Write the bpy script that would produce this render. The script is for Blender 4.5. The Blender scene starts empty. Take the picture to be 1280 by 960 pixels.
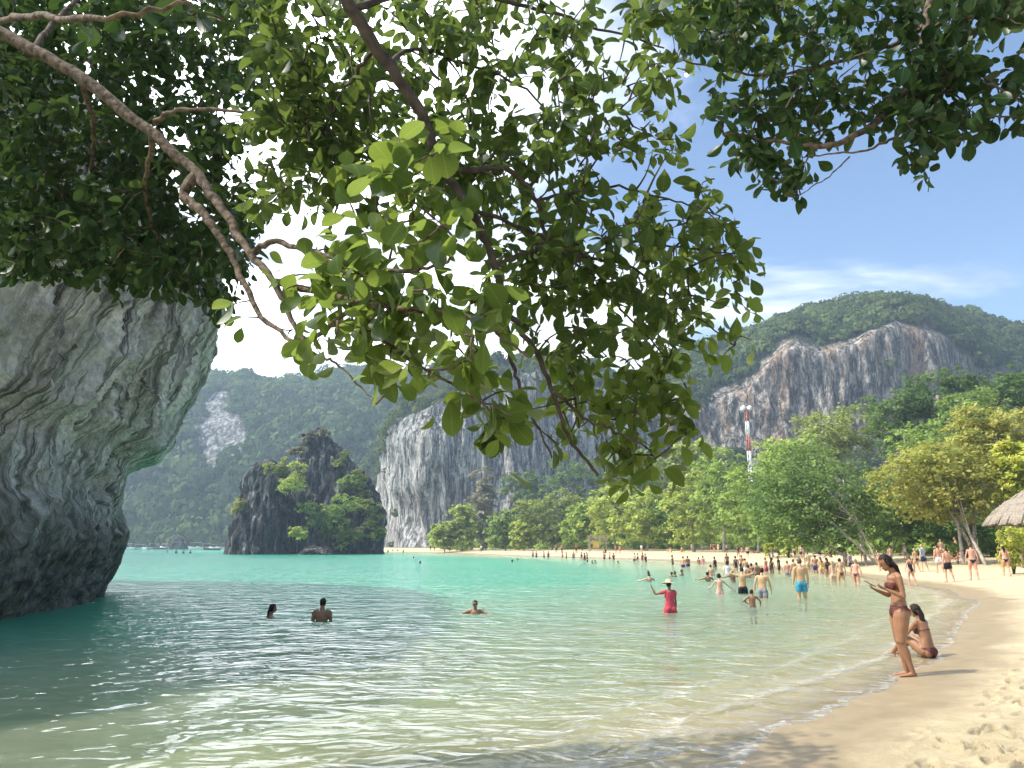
import bpy, math, random
import numpy as np
from mathutils import Vector, Matrix

# ------------------------------------------------------------------ camera, sky, sun, exposure
F, CX, CY, HOR, CAMZ = 960.0, 640.0, 480.0, 682.0, 1.8
PITCH = math.atan((HOR - CY) / F)
scene = bpy.context.scene
C = scene.collection
cam_data = bpy.data.cameras.new("camera")
cam_data.sensor_width = 36.0
cam_data.lens = 36.0 * F / 1280.0
cam_data.clip_start = 0.05
cam_data.clip_end = 12000
cam = bpy.data.objects.new("camera", cam_data)
cam.location = (0, 0, CAMZ)
cam.rotation_euler = (math.pi / 2 + PITCH, 0, 0)
C.objects.link(cam)
scene.camera = cam

SUN_EL, SUN_AZ = math.radians(54), math.radians(-95)      # azimuth from +Y, clockwise positive
SUN_DIR = Vector((math.sin(SUN_AZ) * math.cos(SUN_EL), math.cos(SUN_AZ) * math.cos(SUN_EL), math.sin(SUN_EL)))
world = bpy.data.worlds.new("World")
scene.world = world
world.use_nodes = True
SKY_STRENGTH, CLOUD_RADIANCE = 0.15, 2.4
def build_world():
    nt = world.node_tree
    nt.nodes.clear()
    N, L = nt.nodes.new, nt.links.new
    sky = N('ShaderNodeTexSky'); sky.sky_type = 'NISHITA'; sky.sun_disc = False
    sky.sun_elevation = SUN_EL; sky.sun_rotation = SUN_AZ
    sky.air_density = 1.0; sky.dust_density = 0.2; sky.ozone_density = 3.0
    sc = N('ShaderNodeVectorMath'); sc.operation = 'SCALE'; sc.inputs['Scale'].default_value = SKY_STRENGTH
    L(sky.outputs[0], sc.inputs[0])
    tc = N('ShaderNodeTexCoord')
    sep = N('ShaderNodeSeparateXYZ'); L(tc.outputs['Generated'], sep.inputs[0])
    zc = N('ShaderNodeMath'); zc.operation = 'MAXIMUM'; zc.inputs[1].default_value = 0.0
    L(sep.outputs[2], zc.inputs[0])
    za = N('ShaderNodeMath'); za.operation = 'ADD'; za.inputs[1].default_value = 0.22; L(zc.outputs[0], za.inputs[0])
    dv = N('ShaderNodeVectorMath'); dv.operation = 'DIVIDE'
    cb = N('ShaderNodeCombineXYZ')
    for i in range(3): L(za.outputs[0], cb.inputs[i])
    L(tc.outputs['Generated'], dv.inputs[0]); L(cb.outputs[0], dv.inputs[1])
    mp = N('ShaderNodeMapping'); mp.inputs['Location'].default_value = (2.97, 1.35, 0)
    mp.inputs['Rotation'].default_value = (0, 0, math.radians(-20)); mp.inputs['Scale'].default_value = (0.55, 1.1, 0)
    L(dv.outputs[0], mp.inputs[0])
    n1 = N('ShaderNodeTexNoise'); n1.inputs['Scale'].default_value = 1.5; n1.inputs['Detail'].default_value = 9
    n1.inputs['Roughness'].default_value = 0.56; n1.inputs['Distortion'].default_value = 0.5
    L(mp.outputs[0], n1.inputs['Vector'])
    # clouds gather on the sunward side of the sky
    dt = N('ShaderNodeVectorMath'); dt.operation = 'DOT_PRODUCT'; L(tc.outputs['Generated'], dt.inputs[0])
    dt.inputs[1].default_value = (-0.75, 0.35, 0.1)
    mr0 = N('ShaderNodeMath'); mr0.operation = 'MULTIPLY_ADD'; mr0.inputs[1].default_value = 0.34
    L(dt.outputs['Value'], mr0.inputs[0]); L(n1.outputs[0], mr0.inputs[2])
    ramp = N('ShaderNodeMapRange'); ramp.interpolation_type = 'SMOOTHSTEP'
    ramp.inputs['From Min'].default_value = 0.475; ramp.inputs['From Max'].default_value = 0.72
    L(mr0.outputs[0], ramp.inputs['Value'])
    # soft grey undersides
    n2 = N('ShaderNodeTexNoise'); n2.inputs['Scale'].default_value = 3.4; n2.inputs['Detail'].default_value = 5
    L(mp.outputs[0], n2.inputs['Vector'])
    cr = N('ShaderNodeMapRange'); cr.inputs['From Min'].default_value = 0.35; cr.inputs['From Max'].default_value = 0.7
    cr.inputs['To Min'].default_value = CLOUD_RADIANCE * 0.42; cr.inputs['To Max'].default_value = CLOUD_RADIANCE
    L(n2.outputs[0], cr.inputs['Value'])
    cc = N('ShaderNodeVectorMath'); cc.operation = 'SCALE'; cc.inputs[0].default_value = (0.97, 0.99, 1.03)
    sd_ = N('ShaderNodeVectorMath'); sd_.operation = 'DOT_PRODUCT'; L(tc.outputs['Generated'], sd_.inputs[0]); sd_.inputs[1].default_value = SUN_DIR
    sm_ = N('ShaderNodeMapRange'); sm_.inputs['From Min'].default_value = 0.0; sm_.inputs['From Max'].default_value = 1.0; sm_.inputs['To Min'].default_value = 0.75; sm_.inputs['To Max'].default_value = 2.4
    L(sd_.outputs['Value'], sm_.inputs['Value'])
    cm_ = N('ShaderNodeMath'); cm_.operation = 'MULTIPLY'; L(cr.outputs[0], cm_.inputs[0]); L(sm_.outputs[0], cm_.inputs[1]); L(cm_.outputs[0], cc.inputs['Scale'])
    mx = N('ShaderNodeMix'); mx.data_type = 'RGBA'
    L(ramp.outputs[0], mx.inputs[0]); L(sc.outputs[0], mx.inputs[6]); L(cc.outputs[0], mx.inputs[7])
    bg = N('ShaderNodeBackground'); bg.inputs['Strength'].default_value = 1.0
    L(mx.outputs[2], bg.inputs['Color'])
    out = N('ShaderNodeOutputWorld'); L(bg.outputs[0], out.inputs['Surface'])
build_world()
sun_data = bpy.data.lights.new("sun", 'SUN')
sun_data.energy = 4.6
sun_data.angle = math.radians(0.53)
sun_data.color = (1.0, 0.94, 0.84)
sun = bpy.data.objects.new("sun", sun_data)
sun.location = SUN_DIR * 200
sun.rotation_euler = (-SUN_DIR).to_track_quat('-Z', 'Y').to_euler()
C.objects.link(sun)
vs = scene.view_settings
vs.view_transform = 'Standard'; vs.look = 'None'; vs.gamma = 1.0; vs.use_curve_mapping = False
vs.exposure = 0.50
scene.cycles.use_denoising = True
scene.cycles.max_bounces = 8
scene.cycles.diffuse_bounces = 3
scene.cycles.glossy_bounces = 3
scene.cycles.transmission_bounces = 4
scene.cycles.transparent_max_bounces = 8
scene.cycles.volume_bounces = 0
scene.cycles.caustics_reflective = False
scene.cycles.caustics_refractive = False
scene.cycles.sample_clamp_indirect = 6.0

# ------------------------------------------------------------------ helpers
rng = np.random.default_rng(7)
def ray(px, py):
    px = np.asarray(px, float); py = np.asarray(py, float)
    u, v = (px - CX) / F, (CY - py) / F
    s, c = math.sin(PITCH), math.cos(PITCH)
    return np.stack([u, c - v * s, s + v * c], -1)
def at(px, py, D):                                   # a point at ground distance D along that direction
    r = ray(px, py)
    k = np.asarray(D, float) / r[..., 1]
    return r * k[..., None] + np.array([0, 0, CAMZ])
def on_z(px, py, z=0.0):
    r = ray(px, py)
    return r * ((z - CAMZ) / r[..., 2])[..., None] + np.array([0, 0, CAMZ])

def _h(ix, iy, iz, seed):
    n = (ix * 374761393 + iy * 668265263 + iz * 2147483647 + seed * 1274126177) & 0xffffffff
    n = ((n ^ (n >> 13)) * 1274126177) & 0xffffffff
    n = ((n ^ (n >> 16)) * 2246822519) & 0xffffffff
    return ((n ^ (n >> 15)) & 0xffff) / 65535.0
def noise(p, seed=0):
    p = np.asarray(p, float)
    i = np.floor(p).astype(np.int64); f = p - i
    f = f * f * f * (f * (f * 6 - 15) + 10)
    r = 0
    for dx in (0, 1):
        wx = f[..., 0] if dx else 1 - f[..., 0]
        for dy in (0, 1):
            wy = f[..., 1] if dy else 1 - f[..., 1]
            for dz in (0, 1):
                wz = f[..., 2] if dz else 1 - f[..., 2]
                r = r + wx * wy * wz * _h(i[..., 0] + dx, i[..., 1] + dy, i[..., 2] + dz, seed)
    return r * 2 - 1
def fbm(p, octv=4, seed=0, gain=0.5):
    p = np.asarray(p, float); a, s, t = 1.0, 0, 0
    for k in range(octv):
        s = s + a * noise(p, seed + k * 17); t += a; a *= gain; p = p * 2.03 + 11.3
    return s / t

def link(o, parent=None):
    C.objects.link(o)
    if parent is not None: o.parent = parent
    return o
def mesh_obj(name, verts, faces, mat=None, parent=None, smooth=True, attrs=None):
    me = bpy.data.meshes.new(name)
    verts = np.ascontiguousarray(verts, np.float32)
    if isinstance(faces, np.ndarray):
        n, k = faces.shape
        me.vertices.add(len(verts)); me.vertices.foreach_set('co', verts.ravel())
        me.loops.add(n * k); me.loops.foreach_set('vertex_index', np.ascontiguousarray(faces, np.int32).ravel())
        me.polygons.add(n); me.polygons.foreach_set('loop_start', np.arange(0, n * k, k, dtype=np.int32))
        me.update(calc_edges=True)
    else:
        me.from_pydata(verts.tolist(), [], faces); me.update()
    if smooth: me.polygons.foreach_set('use_smooth', np.ones(len(me.polygons), bool))
    for k, v in (attrs or {}).items():
        v = np.asarray(v, np.float32)
        if v.ndim == 1:
            a = me.attributes.new(k, 'FLOAT', 'POINT'); a.data.foreach_set('value', v)
        else:
            a = me.attributes.new(k, 'FLOAT_VECTOR', 'POINT'); a.data.foreach_set('vector', v.ravel())
    if mat is not None: me.materials.append(mat)
    return link(bpy.data.objects.new(name, me), parent)
def empty(name, loc, rz=0.0):
    o = bpy.data.objects.new(name, None); o.location = loc; o.rotation_euler = (0, 0, rz)
    o.empty_display_size = 0.2
    return link(o)
def tag(o, label=None, cat=None, group=None, kind=None):
    if label: o['label'] = label
    if cat: o['category'] = cat
    if group: o['group'] = group
    if kind: o['kind'] = kind
    return o
def grid_faces(nu, nv, wrap=False):
    i = np.arange(nu if wrap else nu - 1)[:, None]; j = np.arange(nv - 1)[None, :]
    i2 = (i + 1) % nu
    a = i * nv + j; b = i2 * nv + j
    return np.stack([a, b, b + 1, a + 1], -1).reshape(-1, 4)
class MB:                                            # collects lofts, boxes and discs
    def __init__(s): s.v, s.f, s.n = [], [], 0
    def add(s, v, f):
        s.v.append(np.asarray(v, float)); s.f += [[int(i) + s.n for i in q] for q in f]; s.n += len(v)
        return s
    def box(s, c, h, R=None):
        v = np.array([[x, y, z] for x in (-1, 1) for y in (-1, 1) for z in (-1, 1)], float) * h
        if R is not None: v = v @ np.asarray(R).T
        return s.add(v + np.asarray(c, float), [(0, 1, 3, 2), (4, 6, 7, 5), (0, 4, 5, 1), (2, 3, 7, 6), (0, 2, 6, 4), (1, 5, 7, 3)])
    def loft(s, P, W, Dp=None, right=(1, 0, 0), seg=10, cap=0.6):
        P = np.asarray(P, float); n = len(P); W = np.broadcast_to(np.asarray(W, float), (n,))
        Dp = W if Dp is None else np.broadcast_to(np.asarray(Dp, float), (n,))
        T = np.gradient(P, axis=0); T /= np.linalg.norm(T, axis=1)[:, None] + 1e-9
        r0 = np.asarray(right, float)
        a = np.linspace(0, 2 * np.pi, seg, endpoint=False)
        V = []
        for k in range(n):
            r = r0 - T[k] * (r0 @ T[k]); l = np.linalg.norm(r)
            if l < 1e-3:
                r = np.cross(T[k], (0.3, 0.9, 0.1)); l = np.linalg.norm(r)
            r /= l; q = np.cross(T[k], r); r0 = r if n > 3 else r0
            V.append(P[k] + np.outer(np.cos(a), r) * W[k] + np.outer(np.sin(a), q) * Dp[k])
        V = np.concatenate(V + [(P[0] - T[0] * min(W[0], Dp[0]) * cap)[None], (P[-1] + T[-1] * min(W[-1], Dp[-1]) * cap)[None]])
        f = [(k * seg + i, k * seg + (i + 1) % seg, (k + 1) * seg + (i + 1) % seg, (k + 1) * seg + i) for k in range(n - 1) for i in range(seg)]
        b, t = n * seg, n * seg + 1
        f += [(b, (i + 1) % seg, i) for i in range(seg)] + [(t, (n - 1) * seg + i, (n - 1) * seg + (i + 1) % seg) for i in range(seg)]
        return s.add(V, f)
    def ball(s, c, r, seg=12, rings=8, R=None):
        r = np.broadcast_to(np.asarray(r, float), (3,))
        th = np.linspace(0, np.pi, rings + 1)[1:-1]
        a = np.linspace(0, 2 * np.pi, seg, endpoint=False)
        V = np.stack([np.outer(np.sin(th), np.cos(a)), np.outer(np.sin(th), np.sin(a)), np.outer(np.cos(th), np.ones(seg))], -1).reshape(-1, 3)
        V = np.concatenate([V, [[0, 0, 1], [0, 0, -1]]]) * r
        if R is not None: V = V @ np.asarray(R).T
        m = rings - 1
        f = [(k * seg + i, (k + 1) * seg + i, (k + 1) * seg + (i + 1) % seg, k * seg + (i + 1) % seg) for k in range(m - 1) for i in range(seg)]
        f += [(m * seg, i, (i + 1) % seg) for i in range(seg)] + [(m * seg + 1, (m - 1) * seg + (i + 1) % seg, (m - 1) * seg + i) for i in range(seg)]
        return s.add(V + np.asarray(c, float), f)
    def obj(s, name, mat, parent=None, smooth=True, origin=None):
        v = np.concatenate(s.v)
        if origin is not None: v = v - np.asarray(origin)
        return mesh_obj(name, v, s.f, mat, parent, smooth)

# ------------------------------------------------------------------ materials
def new_mat(name):
    m = bpy.data.materials.new(name); m.use_nodes = True
    nt = m.node_tree; nt.nodes.clear()
    return m, nt.nodes.new, nt.links.new
def plain(name, col, rough=0.6, spec=0.4, vary=0.12, scale=30.0, bump=0.0, sss=0.0):
    m, N, L = new_mat(name)
    b = N('ShaderNodeBsdfPrincipled'); b.inputs['Roughness'].default_value = rough; b.inputs['Specular IOR Level'].default_value = spec
    tc = N('ShaderNodeTexCoord'); n = N('ShaderNodeTexNoise'); n.inputs['Scale'].default_value = scale; n.inputs['Detail'].default_value = 4
    L(tc.outputs['Object'], n.inputs['Vector'])
    mr = N('ShaderNodeMapRange'); mr.inputs['From Min'].default_value = 0.3; mr.inputs['From Max'].default_value = 0.7; mr.inputs['To Min'].default_value = 1 - vary; mr.inputs['To Max'].default_value = 1 + vary
    L(n.outputs[0], mr.inputs['Value'])
    sc = N('ShaderNodeVectorMath'); sc.operation = 'SCALE'; sc.inputs[0].default_value = col[:3]; L(mr.outputs[0], sc.inputs['Scale'])
    L(sc.outputs[0], b.inputs['Base Color'])
    if bump:
        bp = N('ShaderNodeBump'); bp.inputs['Strength'].default_value = bump; bp.inputs['Distance'].default_value = 0.02
        L(n.outputs[0], bp.inputs['Height']); L(bp.outputs[0], b.inputs['Normal'])
    o = N('ShaderNodeOutputMaterial'); L(b.outputs[0], o.inputs['Surface'])
    return m
def leaf_mat(name, dark, light, trans, tfac=0.35, gloss=0.0, rough=0.4, veins=False):
    """dark/light: leaf colour range read from the per-leaf 'rnd' attribute (objects use their own random)."""
    m, N, L = new_mat(name)
    at_ = N('ShaderNodeAttribute'); at_.attribute_name = 'rnd'
    oi = N('ShaderNodeObjectInfo')
    mx0 = N('ShaderNodeMath'); mx0.operation = 'ADD'; L(at_.outputs['Fac'], mx0.inputs[0])
    ml = N('ShaderNodeMath'); ml.operation = 'MULTIPLY'; ml.inputs[1].default_value = 0.25
    L(oi.outputs['Random'], ml.inputs[0]); L(ml.outputs[0], mx0.inputs[1])
    mix = N('ShaderNodeMix'); mix.data_type = 'RGBA'; mix.clamp_factor = True
    mix.inputs[6].default_value = (*dark, 1); mix.inputs[7].default_value = (*light, 1)
    L(mx0.outputs[0], mix.inputs[0])
    if veins:                                        # pale midrib and side veins
        ua = N('ShaderNodeAttribute'); ua.attribute_name = 'luv'
        sp = N('ShaderNodeSeparateXYZ'); L(ua.outputs['Vector'], sp.inputs[0])
        ab = N('ShaderNodeMath'); ab.operation = 'ABSOLUTE'; L(sp.outputs[1], ab.inputs[0])
        rib = N('ShaderNodeMapRange'); rib.inputs['From Min'].default_value = 0.012; rib.inputs['From Max'].default_value = 0.03; rib.inputs['To Min'].default_value = 1; rib.inputs['To Max'].default_value = 0; L(ab.outputs[0], rib.inputs['Value'])
        dg = N('ShaderNodeMath'); dg.operation = 'MULTIPLY_ADD'; dg.inputs[1].default_value = -0.75; L(ab.outputs[0], dg.inputs[0]); L(sp.outputs[0], dg.inputs[2])
        pp = N('ShaderNodeMath'); pp.operation = 'PINGPONG'; pp.inputs[1].default_value = 0.06; L(dg.outputs[0], pp.inputs[0])
        sv = N('ShaderNodeMapRange'); sv.inputs['From Min'].default_value = 0.004; sv.inputs['From Max'].default_value = 0.016; sv.inputs['To Min'].default_value = 0.55; sv.inputs['To Max'].default_value = 0; L(pp.outputs[0], sv.inputs['Value'])
        vm = N('ShaderNodeMath'); vm.operation = 'MAXIMUM'; L(rib.outputs[0], vm.inputs[0]); L(sv.outputs[0], vm.inputs[1])
        v2 = N('ShaderNodeMath'); v2.operation = 'MULTIPLY'; v2.inputs[1].default_value = 0.5; L(vm.outputs[0], v2.inputs[0])
        mv = N('ShaderNodeMix'); mv.data_type = 'RGBA'; L(v2.outputs[0], mv.inputs[0]); L(mix.outputs[2], mv.inputs[6]); mv.inputs[7].default_value = (light[0] * 1.8, light[1] * 1.6, light[2] * 1.8, 1)
        mix = mv
    d = N('ShaderNodeBsdfDiffuse'); L(mix.outputs[2], d.inputs[0])
    t = N('ShaderNodeBsdfTranslucent')
    mt = N('ShaderNodeMix'); mt.data_type = 'RGBA'; mt.inputs[0].default_value = 0.6
    L(mix.outputs[2], mt.inputs[6]); mt.inputs[7].default_value = (*trans, 1); L(mt.outputs[2], t.inputs[0])
    s = N('ShaderNodeMixShader'); s.inputs[0].default_value = tfac; L(d.outputs[0], s.inputs[1]); L(t.outputs[0], s.inputs[2])
    o = N('ShaderNodeOutputMaterial')
    if gloss:
        g = N('ShaderNodeBsdfGlossy'); g.inputs['Roughness'].default_value = rough
        fr = N('ShaderNodeFresnel'); fr.inputs['IOR'].default_value = 1.4
        mm = N('ShaderNodeMath'); mm.operation = 'MULTIPLY'; mm.inputs[1].default_value = gloss; L(fr.outputs[0], mm.inputs[0])
        s2 = N('ShaderNodeMixShader'); L(mm.outputs[0], s2.inputs[0]); L(s.outputs[0], s2.inputs[1]); L(g.outputs[0], s2.inputs[2])
        s = s2
    L(s.outputs[0], o.inputs['Surface'])
    return m
def rock_mat(name, dark, mid, pale, warm, scale=1.0, stretch=0.12, slant=0.0, green=None, warm_amt=0.3, bump=0.6, dist=0.3, contrast=(0.36, 0.66), low_dark=None, flow=False, cover=None):
    m, N, L = new_mat(name)
    tc = N('ShaderNodeTexCoord')
    mp = N('ShaderNodeMapping'); mp.inputs['Rotation'].default_value = (0, slant, 0)
    mp.inputs['Scale'].default_value = (scale, scale, scale * stretch)
    if flow:
        fa = N('ShaderNodeAttribute'); fa.attribute_name = 'flow'; L(fa.outputs['Vector'], mp.inputs[0])
    else: L(tc.outputs['Object'], mp.inputs[0])
    nd = N('ShaderNodeTexNoise'); nd.inputs['Scale'].default_value = 0.9; nd.inputs['Detail'].default_value = 2
    L(mp.outputs[0], nd.inputs['Vector'])
    av = N('ShaderNodeVectorMath'); av.operation = 'MULTIPLY_ADD'; av.inputs[1].default_value = (0.5, 0.5, 0.2)
    L(nd.outputs[1], av.inputs[0]); L(mp.outputs[0], av.inputs[2])
    n1 = N('ShaderNodeTexNoise'); n1.inputs['Scale'].default_value = 2.2; n1.inputs['Detail'].default_value = 10; n1.inputs['Roughness'].default_value = 0.62
    L(av.outputs[0], n1.inputs['Vector'])
    r = N('ShaderNodeValToRGB'); e = r.color_ramp.elements
    e[0].position = contrast[0]; e[0].color = (*dark, 1); e[1].position = contrast[1]; e[1].color = (*pale, 1)
    k = e.new(sum(contrast) / 2); k.color = (*mid, 1)
    L(n1.outputs[0], r.inputs[0])
    n2 = N('ShaderNodeTexNoise'); n2.inputs['Scale'].default_value = 0.5; n2.inputs['Detail'].default_value = 4
    L(mp.outputs[0], n2.inputs['Vector'])
    mr = N('ShaderNodeMapRange'); mr.inputs['From Min'].default_value = 0.48; mr.inputs['From Max'].default_value = 0.68; mr.inputs['To Max'].default_value = warm_amt
    L(n2.outputs[0], mr.inputs['Value'])
    mx = N('ShaderNodeMix'); mx.data_type = 'RGBA'; L(mr.outputs[0], mx.inputs[0]); L(r.outputs[0], mx.inputs[6]); mx.inputs[7].default_value = (*warm, 1)
    ni = N('ShaderNodeTexNoise'); ni.inputs['Scale'].default_value = 2.6 * scale; ni.inputs['Detail'].default_value = 9; ni.inputs['Roughness'].default_value = 0.68
    L(tc.outputs['Object'], ni.inputs['Vector'])
    br = N('ShaderNodeMapRange'); br.inputs['From Min'].default_value = 0.34; br.inputs['From Max'].default_value = 0.62; br.inputs['To Min'].default_value = 0.55; br.inputs['To Max'].default_value = 1.18; L(ni.outputs[0], br.inputs['Value'])
    bm_ = N('ShaderNodeVectorMath'); bm_.operation = 'SCALE'; L(mx.outputs[2], bm_.inputs[0]); L(br.outputs[0], bm_.inputs['Scale'])
    # dark water-worn cracks running with the streaks
    nc = N('ShaderNodeTexNoise'); nc.inputs['Scale'].default_value = 1.3; nc.inputs['Detail'].default_value = 5; nc.inputs['Roughness'].default_value = 0.6; L(av.outputs[0], nc.inputs['Vector'])
    cs = N('ShaderNodeMath'); cs.operation = 'SUBTRACT'; cs.inputs[1].default_value = 0.5; L(nc.outputs[0], cs.inputs[0])
    ca_ = N('ShaderNodeMath'); ca_.operation = 'ABSOLUTE'; L(cs.outputs[0], ca_.inputs[0])
    ck = N('ShaderNodeMapRange'); ck.inputs['From Min'].default_value = 0.006; ck.inputs['From Max'].default_value = 0.028; ck.inputs['To Min'].default_value = 0.75; ck.inputs['To Max'].default_value = 0.0; L(ca_.outputs[0], ck.inputs['Value'])
    mk = N('ShaderNodeMix'); mk.data_type = 'RGBA'; L(ck.outputs[0], mk.inputs[0]); L(bm_.outputs[0], mk.inputs[6]); mk.inputs[7].default_value = (dark[0] * 0.5, dark[1] * 0.5, dark[2] * 0.5, 1)
    last = mk
    if green:
        n3 = N('ShaderNodeTexNoise'); n3.inputs['Scale'].default_value = 0.35; n3.inputs['Detail'].default_value = 5
        L(tc.outputs['Object'], n3.inputs['Vector'])
        g = N('ShaderNodeMapRange'); g.inputs['From Min'].default_value = 0.45; g.inputs['From Max'].default_value = 0.65; g.inputs['To Max'].default_value = 0.55
        L(n3.outputs[0], g.inputs['Value'])
        mg = N('ShaderNodeMix'); mg.data_type = 'RGBA'; L(g.outputs[0], mg.inputs[0]); L(last.outputs[2], mg.inputs[6]); mg.inputs[7].default_value = (*green, 1)
        last = mg
    if low_dark:                                     # algae and wet tide band at the foot of the rock
        sp = N('ShaderNodeSeparateXYZ'); L(tc.outputs['Object'], sp.inputs[0])
        nl = N('ShaderNodeTexNoise'); nl.inputs['Scale'].default_value = 0.6; nl.inputs['Detail'].default_value = 5; L(tc.outputs['Object'], nl.inputs['Vector'])
        ad = N('ShaderNodeMath'); ad.operation = 'MULTIPLY_ADD'; ad.inputs[1].default_value = low_dark[1]; L(nl.outputs[0], ad.inputs[0]); L(sp.outputs[2], ad.inputs[2])
        lm = N('ShaderNodeMapRange'); lm.interpolation_type = 'SMOOTHSTEP'
        lm.inputs['From Min'].default_value = low_dark[0]; lm.inputs['From Max'].default_value = low_dark[0] + low_dark[1]; lm.inputs['To Min'].default_value = 0.85; lm.inputs['To Max'].default_value = 0
        L(ad.outputs[0], lm.inputs['Value'])
        ma = N('ShaderNodeMix'); ma.data_type = 'RGBA'; L(lm.outputs[0], ma.inputs[0]); L(last.outputs[2], ma.inputs[6])
        nk = N('ShaderNodeTexNoise'); nk.inputs['Scale'].default_value = 2.5; nk.inputs['Detail'].default_value = 6; L(tc.outputs['Object'], nk.inputs['Vector'])
        rk = N('ShaderNodeValToRGB'); rk.color_ramp.elements[0].position = 0.38; rk.color_ramp.elements[1].position = 0.66
        rk.color_ramp.elements[0].color = (0.035, 0.036, 0.03, 1); rk.color_ramp.elements[1].color = (0.24, 0.22, 0.165, 1)
        L(nk.outputs[0], rk.inputs[0]); L(rk.outputs[0], ma.inputs[7])
        last = ma
    if cover:                                        # thin soil and scrub where the slope is not bare
        ca = N('ShaderNodeAttribute'); ca.attribute_name = 'bare'
        mc = N('ShaderNodeMix'); mc.data_type = 'RGBA'; L(ca.outputs['Fac'], mc.inputs[0]); mc.inputs[6].default_value = (*cover, 1); L(last.outputs[2], mc.inputs[7]); last = mc
    b = N('ShaderNodeBsdfPrincipled'); b.inputs['Roughness'].default_value = 0.85; b.inputs['Specular IOR Level'].default_value = 0.2
    L(last.outputs[2], b.inputs['Base Color'])
    bp = N('ShaderNodeBump'); bp.inputs['Strength'].default_value = bump; bp.inputs['Distance'].default_value = dist
    hs_ = N('ShaderNodeMath'); hs_.operation = 'ADD'; L(n1.outputs[0], hs_.inputs[0]); L(ni.outputs[0], hs_.inputs[1])
    hk_ = N('ShaderNodeMath'); hk_.operation = 'MULTIPLY_ADD'; hk_.inputs[1].default_value = -0.5; L(ck.outputs[0], hk_.inputs[0]); L(hs_.outputs[0], hk_.inputs[2])
    L(hk_.outputs[0], bp.inputs['Height']); L(bp.outputs[0], b.inputs['Normal'])
    o = N('ShaderNodeOutputMaterial'); L(b.outputs[0], o.inputs['Surface'])
    return m
# ------------------------------------------------------------------ terrain: beach, seabed
shore_px = [(880, 975), (925, 940), (990, 906), (1072, 872), (1140, 838), (1180, 802), (1211, 772), (1219, 754), (1196, 739), (1136, 729.5), (1062, 718.5),
            (980, 711.5), (880, 703), (780, 698.5), (640, 694.5), (545, 690.5)]
near = on_z([p[0] for p in shore_px], [p[1] for p in shore_px])[:, :2]
SHORE = np.concatenate([[[-40, -30], [-14, -9], [-6, -1.2], [-2.2, 3.0]], near,
                        [[-44, 226], [-70, 262], [-90, 330], [-130, 408], [-420, 425], [-1990, 600], [-1990, 1990], [1990, 1990], [1990, -1990], [-40, -1990]]])
def poly_sd(P, poly):
    d2 = np.full(len(P), 1e18); inside = np.zeros(len(P), bool)
    for a, b in zip(poly, np.roll(poly, -1, 0)):
        e = b - a; w = P - a
        t = np.clip((w @ e) / (e @ e), 0, 1)
        q = w - t[:, None] * e
        d2 = np.minimum(d2, (q * q).sum(1))
        c = ((a[1] > P[:, 1]) != (b[1] > P[:, 1]))
        if a[1] != b[1]:
            c &= P[:, 0] < (b[0] - a[0]) * (P[:, 1] - a[1]) / (b[1] - a[1]) + a[0]
        inside ^= c
    return np.where(inside, 1, -1) * np.sqrt(d2)
# smooth the shoreline into a curve
def smooth_curve(P, a, b, k=8):
    Q = P[a:b]; out = []
    for i in range(len(Q) - 1):
        p0, p1, p2, p3 = Q[max(i - 1, 0)], Q[i], Q[i + 1], Q[min(i + 2, len(Q) - 1)]
        for t in np.linspace(0, 1, k, endpoint=False):
            out.append(0.5 * ((2 * p1) + (-p0 + p2) * t + (2 * p0 - 5 * p1 + 4 * p2 - p3) * t * t + (-p0 + 3 * p1 - 3 * p2 + p3) * t ** 3))
    return np.concatenate([P[:a], np.array(out), P[b - 1:]])
SHORE = smooth_curve(SHORE, 1, 22, 6)
def sd_shore(P):
    P = np.atleast_2d(np.asarray(P, float))[:, :2]
    s = poly_sd(P, SHORE)
    q = np.concatenate([P, np.zeros((len(P), 1))], 1)
    w = np.clip(1 - np.abs(s) / 6, 0, 1)
    return s + w * (0.22 * noise(q * 0.45, 3) + 0.07 * noise(q * 1.6, 4))
def base_z(s):
    land = 1.25 * (1 - np.exp(-np.maximum(s, 0) / 15.0)) + 0.012 * np.maximum(s - 25, 0)
    sea = -(0.055 * np.minimum(-s, 1.0) + 0.095 * np.clip(-s - 1.0, 0, 14) + 0.05 * np.clip(-s - 15, 0, 60))
    return np.where(s > 0, np.minimum(land, 14), sea)
def ground_z(x, y):
    return float(base_z(sd_shore([[x, y]]))[0])
def ground_hit(px, py):                              # where the view through a pixel meets sand or water
    r = ray(px, py)
    t = np.concatenate([np.linspace(3, 60, 1200), np.linspace(60, 460, 1600)])
    P = np.array([0, 0, CAMZ]) + r[None] * (t / r[1])[:, None]
    z = np.maximum(base_z(sd_shore(P)), 0)
    k = np.argmax(P[:, 2] <= z)
    return P[k] if P[k, 2] <= z[k] else P[-1]

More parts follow.
